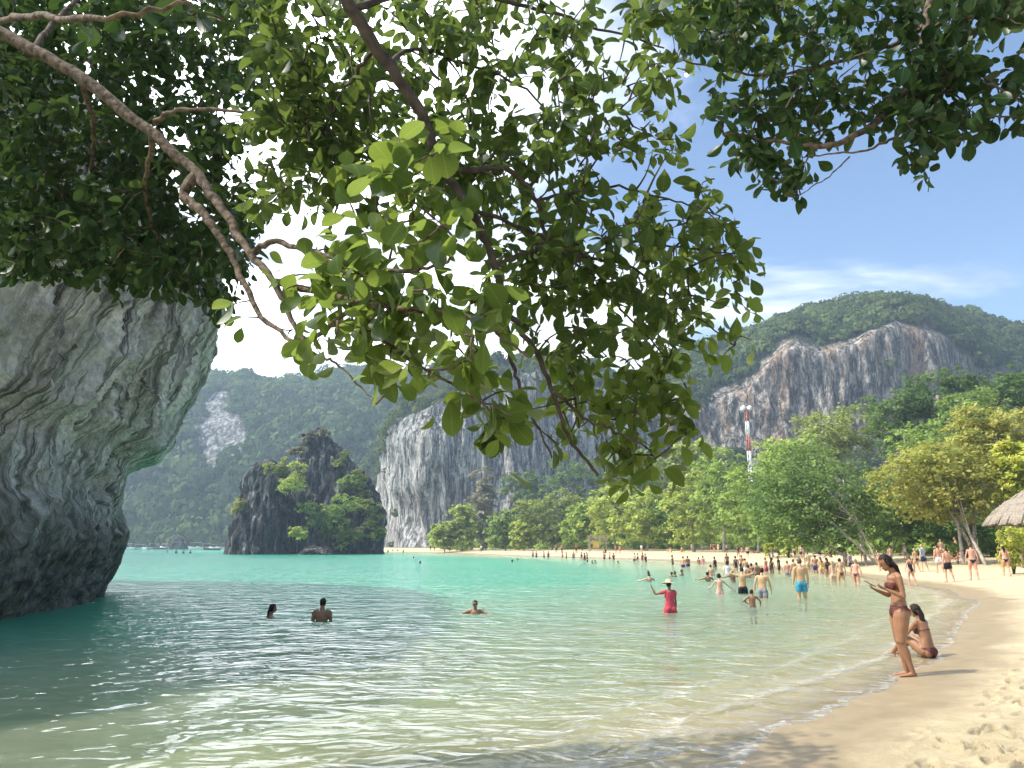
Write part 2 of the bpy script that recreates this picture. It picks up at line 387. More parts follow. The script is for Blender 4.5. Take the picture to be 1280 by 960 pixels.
def polar(rad, ang):
    a, r = np.meshgrid(ang, rad, indexing='ij')
    return np.stack([np.sin(a) * r, np.cos(a) * r], -1)
rad = np.concatenate([np.geomspace(0.3, 5.2, 26)[:-1], np.geomspace(5.2, 17, 290)[:-1], np.geomspace(17, 1900, 170)])
ang = np.radians(np.concatenate([np.arange(-180, -42, 4.0), np.arange(-42, -6, 0.8), np.arange(-6, 8, 0.3), np.arange(8, 40, 0.15), np.arange(40, 180, 4.0)]))
XY = polar(rad, ang); P2 = XY.reshape(-1, 2)
S = sd_shore(P2); Z = base_z(S)
q = np.concatenate([P2, np.zeros((len(P2), 1))], 1)
dry = np.clip((S - 0.9) / 1.6, 0, 1)
rr = np.linalg.norm(P2, axis=1)
nearw = np.clip(1 - rr / 60, 0, 1)
Z = Z + nearw * dry * (0.030 * fbm(q * 1.1, 3, 21) + 0.014 * noise(q * 4.5, 9)) + nearw * (1 - dry) * 0.006 * noise(q * np.array([0.9, 3.5, 1]), 5)
# footprints pressed into the dry sand
frng = np.random.default_rng(5)
fp = []
for k in range(46):                                  # walking tracks along the beach
    s0 = frng.uniform(0, 1); i0 = frng.integers(26, 64)
    base = SHORE[i0]; tan = SHORE[i0 + 1] - SHORE[i0 - 1]; tan /= np.linalg.norm(tan)
    nrm = np.array([tan[1], -tan[0]])
    off = frng.uniform(1.1, 7.5); a = math.atan2(tan[1], tan[0]) + frng.normal(0, 0.35)
    p = base + nrm * off + frng.normal(0, 0.3, 2)
    for j in range(frng.integers(5, 12)):
        dv = np.array([math.cos(a), math.sin(a)]); sv = np.array([-dv[1], dv[0]])
        fp.append((*(p + sv * (0.11 if j % 2 else -0.11)), a + frng.normal(0, 0.15), frng.uniform(0.05, 0.10)))
        p = p + dv * frng.uniform(0.5, 0.75)
for k in range(260):
    c = on_z(frng.uniform(930, 1330), frng.uniform(735, 985), 0.35)
    fp.append((c[0], c[1], frng.uniform(0, 6.28), frng.uniform(0.03, 0.085)))
for fx, fy, fa, dp in fp:
    m = np.nonzero((np.abs(P2[:, 0] - fx) < 0.35) & (np.abs(P2[:, 1] - fy) < 0.35) & (S > 1.0))[0]
    if len(m) == 0: continue
    dx, dy = P2[m, 0] - fx, P2[m, 1] - fy
    u = dx * math.cos(fa) + dy * math.sin(fa); v = -dx * math.sin(fa) + dy * math.cos(fa)
    e = np.sqrt((u / 0.15) ** 2 + (v / 0.065) ** 2)
    Z[m] += (-dp * np.clip(1.7 * (1.08 - e ** 2.5), 0, 1) + 0.4 * dp * np.exp(-((e - 1.35) / 0.28) ** 2)) * np.clip((S[m] - 1.0) / 0.8, 0, 1)

def sand_mat():
    m, N, L = new_mat('sand')
    tc = N('ShaderNodeTexCoord'); sd = N('ShaderNodeAttribute'); sd.attribute_name = 'sd'
    n0 = N('ShaderNodeTexNoise'); n0.inputs['Scale'].default_value = 0.9; n0.inputs['Detail'].default_value = 5
    L(tc.outputs['Object'], n0.inputs['Vector'])
    ad = N('ShaderNodeMath'); ad.operation = 'MULTIPLY_ADD'; ad.inputs[1].default_value = 1.3; L(n0.outputs[0], ad.inputs[0]); L(sd.outputs['Fac'], ad.inputs[2])
    wet = N('ShaderNodeMapRange'); wet.interpolation_type = 'SMOOTHSTEP'
    wet.inputs['From Min'].default_value = 1.25; wet.inputs['From Max'].default_value = 2.35; wet.inputs['To Min'].default_value = 1; wet.inputs['To Max'].default_value = 0
    under = N('ShaderNodeMapRange'); under.inputs['From Min'].default_value = -0.9; under.inputs['From Max'].default_value = -0.2; L(sd.outputs['Fac'], under.inputs['Value'])
    L(ad.outputs[0], wet.inputs['Value'])
    wm = N('ShaderNodeMath'); wm.operation = 'MULTIPLY'; L(wet.outputs[0], wm.inputs[0]); L(under.outputs[0], wm.inputs[1]); wet = wm
    n1 = N('ShaderNodeTexNoise'); n1.inputs['Scale'].default_value = 2.6; n1.inputs['Detail'].default_value = 8; n1.inputs['Roughness'].default_value = 0.65
    L(tc.outputs['Object'], n1.inputs['Vector'])
    dry = N('ShaderNodeValToRGB'); e = dry.color_ramp.elements
    e[0].position = 0.3; e[0].color = (0.39, 0.315, 0.19, 1); e[1].position = 0.7; e[1].color = (0.535, 0.445, 0.28, 1)
    L(n1.outputs[0], dry.inputs[0])
    wt = N('ShaderNodeValToRGB'); e = wt.color_ramp.elements
    e[0].position = 0.3; e[0].color = (0.24, 0.18, 0.10, 1); e[1].position = 0.7; e[1].color = (0.33, 0.255, 0.15, 1)
    L(n1.outputs[0], wt.inputs[0])
    mx = N('ShaderNodeMix'); mx.data_type = 'RGBA'; L(wet.outputs[0], mx.inputs[0]); L(dry.outputs[0], mx.inputs[6]); L(wt.outputs[0], mx.inputs[7])
    # coral grit and leaf crumbs
    n2 = N('ShaderNodeTexVoronoi'); n2.inputs['Scale'].default_value = 9.0; L(tc.outputs['Object'], n2.inputs['Vector'])
    sp = N('ShaderNodeMapRange'); sp.inputs['From Min'].default_value = 0.05; sp.inputs['From Max'].default_value = 0.10; sp.inputs['To Min'].default_value = 0.55; sp.inputs['To Max'].default_value = 0
    L(n2.outputs['Distance'], sp.inputs['Value'])
    # forest litter takes over behind the beach
    lit = N('ShaderNodeMapRange'); lit.inputs['From Min'].default_value = 22; lit.inputs['From Max'].default_value = 34; L(ad.outputs[0], lit.inputs['Value'])
    ml = N('ShaderNodeMix'); ml.data_type = 'RGBA'; L(lit.outputs[0], ml.inputs[0]); L(mx.outputs[2], ml.inputs[6]); ml.inputs[7].default_value = (0.10, 0.075, 0.045, 1)
    ms = N('ShaderNodeMix'); ms.data_type = 'RGBA'; L(sp.outputs[0], ms.inputs[0]); L(ml.outputs[2], ms.inputs[6]); ms.inputs[7].default_value = (0.22, 0.16, 0.10, 1)
    b = N('ShaderNodeBsdfPrincipled'); b.inputs['Specular IOR Level'].default_value = 0.3
    L(ms.outputs[2], b.inputs['Base Color'])
    rg = N('ShaderNodeMapRange'); rg.inputs['To Min'].default_value = 0.9; rg.inputs['To Max'].default_value = 0.42; L(wet.outputs[0], rg.inputs['Value']); L(rg.outputs[0], b.inputs['Roughness'])
    n3 = N('ShaderNodeTexNoise'); n3.inputs['Scale'].default_value = 14; n3.inputs['Detail'].default_value = 8; n3.inputs['Roughness'].default_value = 0.7; L(tc.outputs['Object'], n3.inputs['Vector'])
    bs = N('ShaderNodeMapRange'); bs.inputs['To Min'].default_value = 0.9; bs.inputs['To Max'].default_value = 0.15; L(wet.outputs[0], bs.inputs['Value'])
    bp = N('ShaderNodeBump'); bp.inputs['Distance'].default_value = 0.05; L(bs.outputs[0], bp.inputs['Strength']); L(n3.outputs[0], bp.inputs['Height']); L(bp.outputs[0], b.inputs['Normal'])
    o = N('ShaderNodeOutputMaterial'); L(b.outputs[0], o.inputs['Surface'])
    return m
nu, nv = len(ang), len(rad)
g = mesh_obj('ground', np.concatenate([P2, Z[:, None]], 1), grid_faces(nu, nv, True), sand_mat(), attrs={'sd': S})
tag(g, kind='structure')

# ------------------------------------------------------------------ water
def water_mat():
    m, N, L = new_mat('water')
    tc = N('ShaderNodeTexCoord')
    dp = N('ShaderNodeAttribute'); dp.attribute_name = 'depth'
    sd = N('ShaderNodeAttribute'); sd.attribute_name = 'sd'
    def nz(scale, stretch, rot, detail=3, rough=0.5, dist=0.0):
        mp = N('ShaderNodeMapping'); mp.inputs['Scale'].default_value = stretch; mp.inputs['Rotation'].default_value = (0, 0, rot)
        L(tc.outputs['Object'], mp.inputs[0])
        n = N('ShaderNodeTexNoise'); n.inputs['Scale'].default_value = scale; n.inputs['Detail'].default_value = detail; n.inputs['Roughness'].default_value = rough; n.inputs['Distortion'].default_value = dist
        L(mp.outputs[0], n.inputs['Vector'])
        return n
    wa = nz(0.75, (0.7, 1.2, 1), 0.10, 2, 0.5, 0.5)
    wb = nz(2.1, (0.75, 1.2, 1), -0.15, 2, 0.5, 0.8)
    wc = nz(6.0, (0.6, 1.2, 1), 0.25, 2, 0.5, 0.3)
    b1 = N('ShaderNodeBump'); b1.inputs['Strength'].default_value = 1.0; b1.inputs['Distance'].default_value = 0.17; L(wa.outputs[0], b1.inputs['Height'])
    b2 = N('ShaderNodeBump'); b2.inputs['Strength'].default_value = 1.0; b2.inputs['Distance'].default_value = 0.155; L(wb.outputs[0], b2.inputs['Height']); L(b1.outputs[0], b2.inputs['Normal'])
    b3 = N('ShaderNodeBump'); b3.inputs['Strength'].default_value = 1.0; b3.inputs['Distance'].default_value = 0.012; L(wc.outputs[0], b3.inputs['Height']); L(b2.outputs[0], b3.inputs['Normal'])
    # light scattered back by the water itself, growing with depth
    ex = N('ShaderNodeMath'); ex.operation = 'MULTIPLY'; ex.inputs[1].default_value = -1.2; L(dp.outputs['Fac'], ex.inputs[0])
    e2 = N('ShaderNodeMath'); e2.operation = 'EXPONENT'; L(ex.outputs[0], e2.inputs[0])
    tr = N('ShaderNodeMapRange'); tr.inputs['From Min'].default_value = 0; tr.inputs['From Max'].default_value = 1; tr.inputs['To Min'].default_value = 0.93; tr.inputs['To Max'].default_value = 0.02
    L(e2.outputs[0], tr.inputs['Value'])
    big = nz(0.05, (0.5, 1.3, 1), 0.3, 4)
    ad = N('ShaderNodeMath'); ad.operation = 'MULTIPLY_ADD'; ad.inputs[1].default_value = 1.6; L(big.outputs[0], ad.inputs[0]); L(dp.outputs['Fac'], ad.inputs[2])
    cr = N('ShaderNodeValToRGB'); e = cr.color_ramp.elements
    dm = N('ShaderNodeMath'); dm.operation = 'MULTIPLY'; dm.inputs[1].default_value = 0.2; L(ad.outputs[0], dm.inputs[0])
    e[0].position = 0.24; e[0].color = (0.335, 0.405, 0.26, 1); e[1].position = 1.0; e[1].color = (0.02, 0.155, 0.12, 1)
    k = e.new(0.48); k.color = (0.07, 0.36, 0.23, 1)
    k = e.new(0.68); k.color = (0.033, 0.25, 0.172, 1)
    L(dm.outputs[0], cr.inputs[0])
    d = N('ShaderNodeSubsurfaceScattering'); d.falloff = 'BURLEY'; d.inputs['Scale'].default_value = 1.0; d.inputs['Radius'].default_value = (0.8, 1.4, 1.2); L(cr.outputs[0], d.inputs[0])
    t = N('ShaderNodeBsdfTransparent'); tcm = N('ShaderNodeMix'); tcm.data_type = 'RGBA'
    L(e2.outputs[0], tcm.inputs[0]); tcm.inputs[6].default_value = (0.55, 0.93, 0.72, 1); tcm.inputs[7].default_value = (1, 1, 0.98, 1); L(tcm.outputs[2], t.inputs[0])
    s1 = N('ShaderNodeMixShader'); L(tr.outputs[0], s1.inputs[0]); L(t.outputs[0], s1.inputs[1]); L(d.outputs[0], s1.inputs[2])
    # thin foam of the last ripples on the sand
    fn = nz(3.0, (1, 1, 1), 0, 5, 0.65, 1.2)
    fa = N('ShaderNodeMath'); fa.operation = 'MULTIPLY_ADD'; fa.inputs[1].default_value = 0.9; L(fn.outputs[0], fa.inputs[0]); L(sd.outputs['Fac'], fa.inputs[2])
    fa2 = N('ShaderNodeMath'); fa2.operation = 'PINGPONG'; fa2.inputs[1].default_value = 0.42; L(fa.outputs[0], fa2.inputs[0])
    f1 = N('ShaderNodeMapRange'); f1.inputs['From Min'].default_value = 0.29; f1.inputs['From Max'].default_value = 0.42; L(fa2.outputs[0], f1.inputs['Value'])
    f2 = N('ShaderNodeMapRange'); f2.inputs['From Min'].default_value = -2.8; f2.inputs['From Max'].default_value = -0.2; L(sd.outputs['Fac'], f2.inputs['Value'])
    f3 = nz(11, (1, 1, 1), 0, 3, 0.6, 0.5)
    f4 = N('ShaderNodeMapRange'); f4.inputs['From Min'].default_value = 0.38; f4.inputs['From Max'].default_value = 0.6; L(f3.outputs[0], f4.inputs['Value'])
    fm = N('ShaderNodeMath'); fm.operation = 'MULTIPLY'; L(f1.outputs[0], fm.inputs[0]); L(f2.outputs[0], fm.inputs[1])
    fm2 = N('ShaderNodeMath'); fm2.operation = 'MULTIPLY'; L(fm.outputs[0], fm2.inputs[0]); L(f4.outputs[0], fm2.inputs[1])
    fm3 = N('ShaderNodeMath'); fm3.operation = 'MULTIPLY'; fm3.inputs[1].default_value = 0.6; L(fm2.outputs[0], fm3.inputs[0])
    fd = N('ShaderNodeBsdfDiffuse'); fd.inputs[0].default_value = (0.75, 0.74, 0.68, 1)
    s2 = N('ShaderNodeMixShader'); L(fm3.outputs[0], s2.inputs[0]); L(s1.outputs[0], s2.inputs[1]); L(fd.outputs[0], s2.inputs[2])
    gl = N('ShaderNodeBsdfGlossy'); gl.inputs['Roughness'].default_value = 0.008; L(b3.outputs[0], gl.inputs['Normal'])
    bf = N('ShaderNodeBump'); bf.inputs['Strength'].default_value = 1.0; bf.inputs['Distance'].default_value = 0.05; L(wa.outputs[0], bf.inputs['Height'])
    fr = N('ShaderNodeFresnel'); fr.inputs['IOR'].default_value = 1.29; L(bf.outputs[0], fr.inputs['Normal'])
    fc_ = N('ShaderNodeMath'); fc_.operation = 'MINIMUM'; fc_.inputs[1].default_value = 0.40; L(fr.outputs[0], fc_.inputs[0])   # wave-averaged reflectance at grazing view
    s3 = N('ShaderNodeMixShader'); L(fc_.outputs[0], s3.inputs[0]); L(s2.outputs[0], s3.inputs[1]); L(gl.outputs[0], s3.inputs[2])
    o = N('ShaderNodeOutputMaterial'); L(s3.outputs[0], o.inputs['Surface'])
    return m
wr = np.concatenate([np.geomspace(0.3, 5, 14)[:-1], np.geomspace(5, 60, 260)[:-1], np.geomspace(60, 1890, 110)])
wa_ = np.radians(np.concatenate([np.arange(-180, -42, 5.0), np.arange(-42, 42, 0.5), np.arange(42, 180, 5.0)]))
W2 = polar(wr, wa_).reshape(-1, 2); WS = sd_shore(W2); WD = np.maximum(-base_z(WS), 0)
qw = np.concatenate([W2, np.zeros((len(W2), 1))], 1)
wr_ = np.linalg.norm(W2, axis=1)
# low swell with a small breaking ripple along the sand
wz = np.clip(1 - wr_ / 70, 0, 1) * (0.018 * noise(qw * np.array([0.35, 0.9, 1]), 31) + 0.010 * noise(qw * np.array([1.1, 2.2, 1]), 32)) * np.clip(WD / 0.12, 0.05, 1)
wz += 0.035 * np.exp(-((WS + 1.5 + 0.35 * noise(qw * 0.6, 33)) / 0.16) ** 2) + 0.022 * np.exp(-((WS + 0.65 + 0.2 * noise(qw * 0.8, 34)) / 0.10) ** 2)
w = mesh_obj('water', np.concatenate([W2, wz[:, None]], 1), grid_faces(len(wa_), len(wr), True), water_mat(), attrs={'sd': WS, 'depth': WD})
tag(w, kind='structure')

# ------------------------------------------------------------------ hills and cliffs
def resample(PXc, rows, nu, nv, sm=3):
    """rows: list (base to back) of lists of (py, D) per column -> world grid (nu, nv, 3)."""
    PXc = np.asarray(PXc, float); R = np.asarray(rows, float)          # (r, c, 2)
    u = np.linspace(PXc[0], PXc[-1], nu); r = np.linspace(0, len(R) - 1, nv)
    G = np.zeros((len(R), nu, 2))
    for k in range(len(R)):
        for j in range(2): G[k, :, j] = np.interp(u, PXc, R[k, :, j])
    H = np.zeros((nu, nv, 2))
    i0 = np.minimum(np.floor(r).astype(int), len(R) - 2); f = r - i0
    for k in range(nv): H[:, k] = G[i0[k]] * (1 - f[k]) + G[i0[k] + 1] * f[k]
    for _ in range(sm):
        H[1:-1] = (H[:-2] + 2 * H[1:-1] + H[2:]) / 4
        H[:, 1:-1] = (H[:, :-2] + 2 * H[:, 1:-1] + H[:, 2:]) / 4
    W = at(np.repeat(u[:, None], nv, 1), H[..., 0], H[..., 1])
    return W, np.repeat(u[:, None], nv, 1), H[..., 0], r
def grid_normals(W):
    du = np.gradient(W, axis=0); dv = np.gradient(W, axis=1)
    n = np.cross(du, dv); return n / (np.linalg.norm(n, axis=2, keepdims=True) + 1e-9)
def crown_proto(n, seed, flat=0.75):
    r = np.random.default_rng(seed)
    d = r.normal(size=(n, 3)); d[:, 2] = np.abs(d[:, 2]) * 0.9 - 0.2; d /= np.linalg.norm(d, axis=1)[:, None]
    lump = 1 + 0.30 * noise(d * 1.9 + seed, seed)
    p = d * lump[:, None] * r.uniform(0.72, 1.02, n)[:, None] * np.array([1, 1, flat])
    nn = d + r.normal(0, 0.28, (n, 3)); nn /= np.linalg.norm(nn, axis=1)[:, None]
    t = np.cross(nn, r.normal(size=(n, 3))); t /= np.linalg.norm(t, axis=1)[:, None]
    b = np.cross(nn, t)
    s = r.uniform(0.11, 0.23, n)[:, None]
    V = np.stack([p + t * s, p + b * s * 0.8, p - t * s, p - b * s * 0.8], 1)
    return V.reshape(-1, 3)
PROTOS = [crown_proto(112, k) for k in range(8)]
def forest(name, pts, rads, mat, seed=1, flat=(0.8, 1.2)):
    r = np.random.default_rng(seed); n = len(pts); k = r.integers(0, len(PROTOS), n)
    a = r.uniform(0, 6.28, n); V = []; A = []
    for i in range(n):
        p = PROTOS[k[i]]; c, s = math.cos(a[i]), math.sin(a[i])
        q = np.stack([p[:, 0] * c - p[:, 1] * s, p[:, 0] * s + p[:, 1] * c, p[:, 2] * r.uniform(*flat)], 1)
        V.append(q * rads[i] + pts[i])
        A.append(np.clip(np.repeat(r.uniform(-0.25, 0.25, len(p) // 4), 4) * 0.6 + r.beta(1.1, 1.7), 0, 1))
    V = np.concatenate(V).astype(np.float32); A = np.concatenate(A)
    return tag(mesh_obj(name, V, np.arange(len(V)).reshape(-1, 4), mat, smooth=False, attrs={'rnd': A}), kind='stuff')
def scatter(W, mask, n, seed):
    """random points on the grid, weighted by cell area and mask"""
    r = np.random.default_rng(seed)
    a = W[:-1, :-1]; e1 = W[1:, :-1] - a; e2 = W[:-1, 1:] - a
    ar = np.linalg.norm(np.cross(e1, e2), axis=2) * mask[:-1, :-1]
    p = (ar / ar.sum()).ravel(); idx = r.choice(len(p), n, p=p)
    u, v = r.random((n, 1)), r.random((n, 1))
    return a.reshape(-1, 3)[idx] + e1.reshape(-1, 3)[idx] * u + e2.reshape(-1, 3)[idx] * v

m_far = leaf_mat('far_foliage', (0.014, 0.036, 0.018), (0.125, 0.175, 0.055), (0.10, 0.16, 0.03), 0.25)
m_hill = leaf_mat('hill_foliage', (0.016, 0.036, 0.014), (0.125, 0.155, 0.05), (0.12, 0.18, 0.03), 0.25)
m_cliff_r = rock_mat('hill_cliff', (0.06, 0.055, 0.05), (0.25, 0.225, 0.195), (0.55, 0.50, 0.43), (0.40, 0.26, 0.165), 0.24, 0.22, 0, None, 0.8, 1.0, 2.0, (0.38, 0.60), cover=(0.035, 0.05, 0.02))
m_cliff_c = rock_mat('grey_cliff', (0.07, 0.07, 0.07), (0.30, 0.295, 0.28), (0.60, 0.585, 0.55), (0.36, 0.30, 0.24), 0.30, 0.12, 0, None, 0.35, 1.0, 1.8, (0.36, 0.57), cover=(0.035, 0.05, 0.02))
m_hill_l = rock_mat('far_hill_rock', (0.06, 0.065, 0.06), (0.20, 0.20, 0.19), (0.46, 0.45, 0.42), (0.25, 0.22, 0.18), 0.20, 0.12, 0, None, 0.3, 0.8, 2.0, (0.36, 0.6), cover=(0.028, 0.042, 0.018))

# far wooded hill beyond the channel, with a bare white face
cols = [20, 100, 160, 235, 280, 330, 370, 410, 450, 500, 560, 640, 760]
ridge = [530, 510, 498, 481, 469, 473, 475, 466, 463, 467, 477, 489, 510]
nC = len(cols)
rows = [[(683, 428)] * nC, [(655, 445)] * nC, [(600, 470)] * nC, [(525, 500)] * nC,
        [(y + 18, 560) for y in ridge], [(y, 620) for y in ridge], [(y + 60, 760) for y in ridge]]
W, UX, UY, RR = resample(cols, rows, 170, 90)
n = grid_normals(W)
d = fbm(W * 0.018, 4, 41) * 13 + fbm(W * 0.06, 3, 42) * 4
w_ = np.clip((W[..., 2] - 4) / 25, 0, 1)
bare = np.clip(1 - np.sqrt(((UX - 272) / 44) ** 2 + ((UY - 556) / 50) ** 2) ** 3, 0, 1)
W = W + n * (d * w_ * (1 - bare * 0.7))[..., None]
jag = noise(np.stack([UX * 0.06, UY * 0.012, UX * 0], -1), 44) * 0.6 + noise(np.stack([UX * 0.2, UY * 0.04, UX * 0], -1), 45) * 0.4
rock = ((((UX - 270) / 36) ** 2 + ((UY - 552) / 46) ** 2 + jag * 0.8) < 1) | ((((UX - 305) / 14) ** 2 + ((UY - 540) / 14) ** 2 + jag * 0.8) < 0.8)
tag(mesh_obj('far_hill', W.reshape(-1, 3), grid_faces(*W.shape[:2]), m_hill_l, attrs={'bare': rock.ravel() * 1.0}), kind='structure')
mask = np.where(rock, 0.0, 1.0) * (RR[None, :] < 5.3) * (UX > 130) * (UX < 520)
pts = scatter(W, mask, 2000, 3)
forest('far_hill_forest', pts, np.random.default_rng(2).gamma(9, 0.56, len(pts)) + 1.2, m_far, 5, (1.0, 1.45))

# tall pale cliff behind the far end of the beach
cols = [455, 478, 492, 500, 530, 560, 600, 650, 700, 760, 820, 880, 940]
topy = [640, 575, 548, 532, 506, 482, 466, 458, 460, 482, 535, 600, 650]
D0 = [390, 320, 285, 276, 268, 268, 270, 272, 276, 282, 290, 300, 310]
rows = [[(684, d) for d in D0], [(660, d + 2) for d in D0], [(684 - (684 - y) * 0.55, d + 3) for y, d in zip(topy, D0)],
        [(y + 6, d + 5) for y, d in zip(topy, D0)], [(y - 4, d + 14) for y, d in zip(topy, D0)], [(y - 16, d + 60) for y, d in zip(topy, D0)], [(y + 40, d + 130) for y, d in zip(topy, D0)]]
W, UX, UY, RR = resample(cols, rows, 260, 110, 2)
n = grid_normals(W)
flute = fbm(W * np.array([0.16, 0.16, 0.018]), 4, 51) * 4 + fbm(W * np.array([0.6, 0.6, 0.05]), 3, 52) * 1.7 + fbm(W * 0.03, 3, 53) * 7
W = W + n * (flute * np.clip((W[..., 2] - 1) / 8, 0, 1))[..., None]
tag(mesh_obj('pale_cliff', W.reshape(-1, 3), grid_faces(*W.shape[:2]), m_cliff_c, attrs={'bare': np.repeat(np.clip(3.7 - RR, 0, 1)[None], len(W), 0).ravel()}), kind='structure')
mask = (RR[None, :] > 3.15) * (RR[None, :] < 5.5) * np.ones_like(UX)
edge = np.exp(-((UX - 500) / 16) ** 2) * (RR[None, :] > 2.2) * (RR[None, :] < 3.3) * 0.35
foot = (RR[None, :] < 0.35) * 0.5 * np.ones_like(UX)
pts = scatter(W, mask + edge + foot + 0.006, 650, 6)
forest('cliff_top_forest', pts, np.random.default_rng(3).uniform(1.6, 4.2, len(pts)), m_hill, 8, (0.9, 1.4))

# great domed hill with a banded rock face on the right
cols = [780, 850, 875, 924, 972, 995, 1025, 1070, 1085, 1119, 1156, 1197, 1231, 1280, 1360, 1500]
ctop = [520, 500, 498, 484, 446, 431, 440, 430, 416, 402, 414, 440, 464, 488, 520, 560]
ridg = [470, 442, 432, 414, 407, 398, 390, 378, 377, 376, 379, 389, 403, 418, 422, 440]
D0 = [318, 312, 310, 306, 303, 302, 300, 300, 300, 302, 306, 312, 322, 335, 350, 380]
nC = len(cols)
rows = [[(685, 240)] * nC, [(600, d - 22) for d in D0], [(566, d - 5) for d in D0], [(566 - (566 - y) * 0.5, d - 3) for y, d in zip(ctop, D0)],
        [(y + 3, d) for y, d in zip(ctop, D0)], [(y * 0.65 + r * 0.35 - 6, d + 14) for y, r, d in zip(ctop, ridg, D0)], [(r + 4, d + 52) for r, d in zip(ridg, D0)],
        [(r + 2, d + 90) for r, d in zip(ridg, D0)], [(r + 60, d + 190) for r, d in zip(ridg, D0)]]
W, UX, UY, RR = resample(cols, rows, 280, 120, 2)
n = grid_normals(W)
cl = np.clip(1 - np.abs(RR - 3.0) / 1.3, 0, 1)[None, :]
flute = fbm(W * np.array([0.11, 0.11, 0.02]), 4, 61) * 6 + fbm(W * np.array([0.45, 0.45, 0.07]), 3, 62) * 2.6
W = W + n * (flute * cl + fbm(W * 0.035, 3, 63) * 5 * np.clip((W[..., 2] - 2) / 20, 0, 1))[..., None]
jag = noise(np.stack([UX * 0.05, UY * 0.03, UX * 0], -1), 64) * 0.35
barem = np.clip((4.5 - RR[None, :] - jag) * 3, 0, 1) * np.clip((RR[None, :] - 1.7) * 3, 0, 1)
tag(mesh_obj('domed_hill', W.reshape(-1, 3), grid_faces(*W.shape[:2]), m_cliff_r, attrs={'bare': barem.ravel()}), kind='structure')
mask = ((RR[None, :] + jag > 4.35) & (RR[None, :] < 7.3)) * 1.0 + ((RR[None, :] < 2.0) & (RR[None, :] > 1.2)) * 0.6 + 0.004
mask = mask * (UX > 810) * (UX < 1400)
pts = scatter(W, mask, 2100, 9)
forest('domed_hill_forest', pts, np.random.default_rng(4).uniform(2.4, 5.6, len(pts)), m_hill, 11, (1.0, 1.45))

# ------------------------------------------------------------------ near overhanging cliff on the left
sil = [(118, 760), (130, 733), (146, 702), (157, 668), (148, 640), (151, 610), (158, 588), (172, 578), (196, 570), (214, 545), (223, 520), (240, 480), (260, 432), (264, 405), (262, 385), (258, 350), (250, 300), (230, 240), (205, 180)]
SP = at([p[0] for p in sil], [p[1] for p in sil], 31.5)
base0 = on_z(130, 733)[0]
prof_z = SP[:, 2]; prof_o = SP[:, 0] - SP[1, 0]
path = np.array([[-22, 2], [-15.5, 8], [-12.4, 13], [-12.0, 18.5], [-13.4, 25], [-15.4, 30], [-16.7, 32.6], [-19.6, 35], [-27, 37], [-45, 40]], float)
nU, nV = 460, 300
tt = np.concatenate([[0], np.cumsum(np.linalg.norm(np.diff(path, axis=0), axis=1))])
uu = np.concatenate([np.linspace(0, 9, 30)[:-1], np.linspace(9, 37, 392)[:-1], np.linspace(37, tt[-1], 40)])
us = np.linspace(0, tt[-1], 400)
bs_ = np.stack([np.interp(us, tt, path[:, 0]), np.interp(us, tt, path[:, 1])], -1)
for _ in range(60): bs_[1:-1] = (bs_[:-2] + 2 * bs_[1:-1] + bs_[2:]) / 4
tg = np.gradient(bs_, axis=0); tg /= np.linalg.norm(tg, axis=1)[:, None]
ns_ = np.stack([tg[:, 1], -tg[:, 0]], -1)
zz = np.linspace(-2.5, 12.6, nV)
po = np.interp(zz, prof_z, prof_o)
# nearer stretch of the cliff has a softer overhang
U = np.clip(uu[:, None] + 0.16 * np.maximum(zz, 0)[None, :] * np.clip((tt[-1] - uu) / 10, 0, 1)[:, None], 0, tt[-1])
I2 = lambda A: np.stack([np.interp(U, us, A[:, 0]), np.interp(U, us, A[:, 1])], -1)
bpU, nmU = I2(bs_), I2(ns_); nmU /= np.linalg.norm(nmU, axis=2, keepdims=True)
soft = np.interp(U, [0, tt[3], tt[5], tt[6], tt[-1]], [0.25, 0.55, 0.95, 1.0, 1.0])
off = po[None, :] * soft
Q = np.zeros((nU, nV, 3))
Q[..., :2] = bpU + nmU * off[..., None]; rimh = np.interp(U[:, -1], [0, 9, 15, 20, 27, 33, tt[-1]], [1.05, 1.05, 1.03, 1.0, 1.0, 1.0, 0.8])
Q[..., 2] = zz[None, :] * np.where(zz[None, :] > 0, rimh[:, None], 1)
# slanting drapery: flutes lean as they fall
lean = Q + 0
lx = U - zz[None, :] * 0.16
fl = np.stack([lx * 1.0, np.zeros_like(lx), zz[None, :] * 0.16 + 0 * lx], -1)
warp = fbm(np.stack([lx * 0.35, zz[None, :] * 0.25 + 0 * lx, lx * 0], -1), 3, 70)
flw = fl + warp[..., None] * np.array([0.7, 0, 0.2])
rg_ = lambda a: 1 - 2 * np.sqrt(np.abs(a))
drape = rg_(fbm(flw * np.array([0.55, 1, 1]), 3, 71)) * 0.55 + rg_(noise(flw * np.array([1.6, 1, 2.0]), 72)) * 0.26 + rg_(noise(flw * np.array([4.2, 1, 3.5]), 73)) * 0.10
lump = fbm(Q * 0.28, 4, 74) * 0.8 + fbm(Q * 1.1, 4, 75) * 0.34 - np.abs(fbm(Q * 2.6, 3, 77)) * 0.26 + noise(Q * 6.0, 79) * 0.05
hi = np.clip((zz - 3.0) / 2.5, 0, 1)[None, :]
keep = np.clip(np.abs(U - tt[6]) / 6, 0.45, 1)
disp = (drape * hi * 0.9 + lump * (1 - 0.35 * hi)) * keep
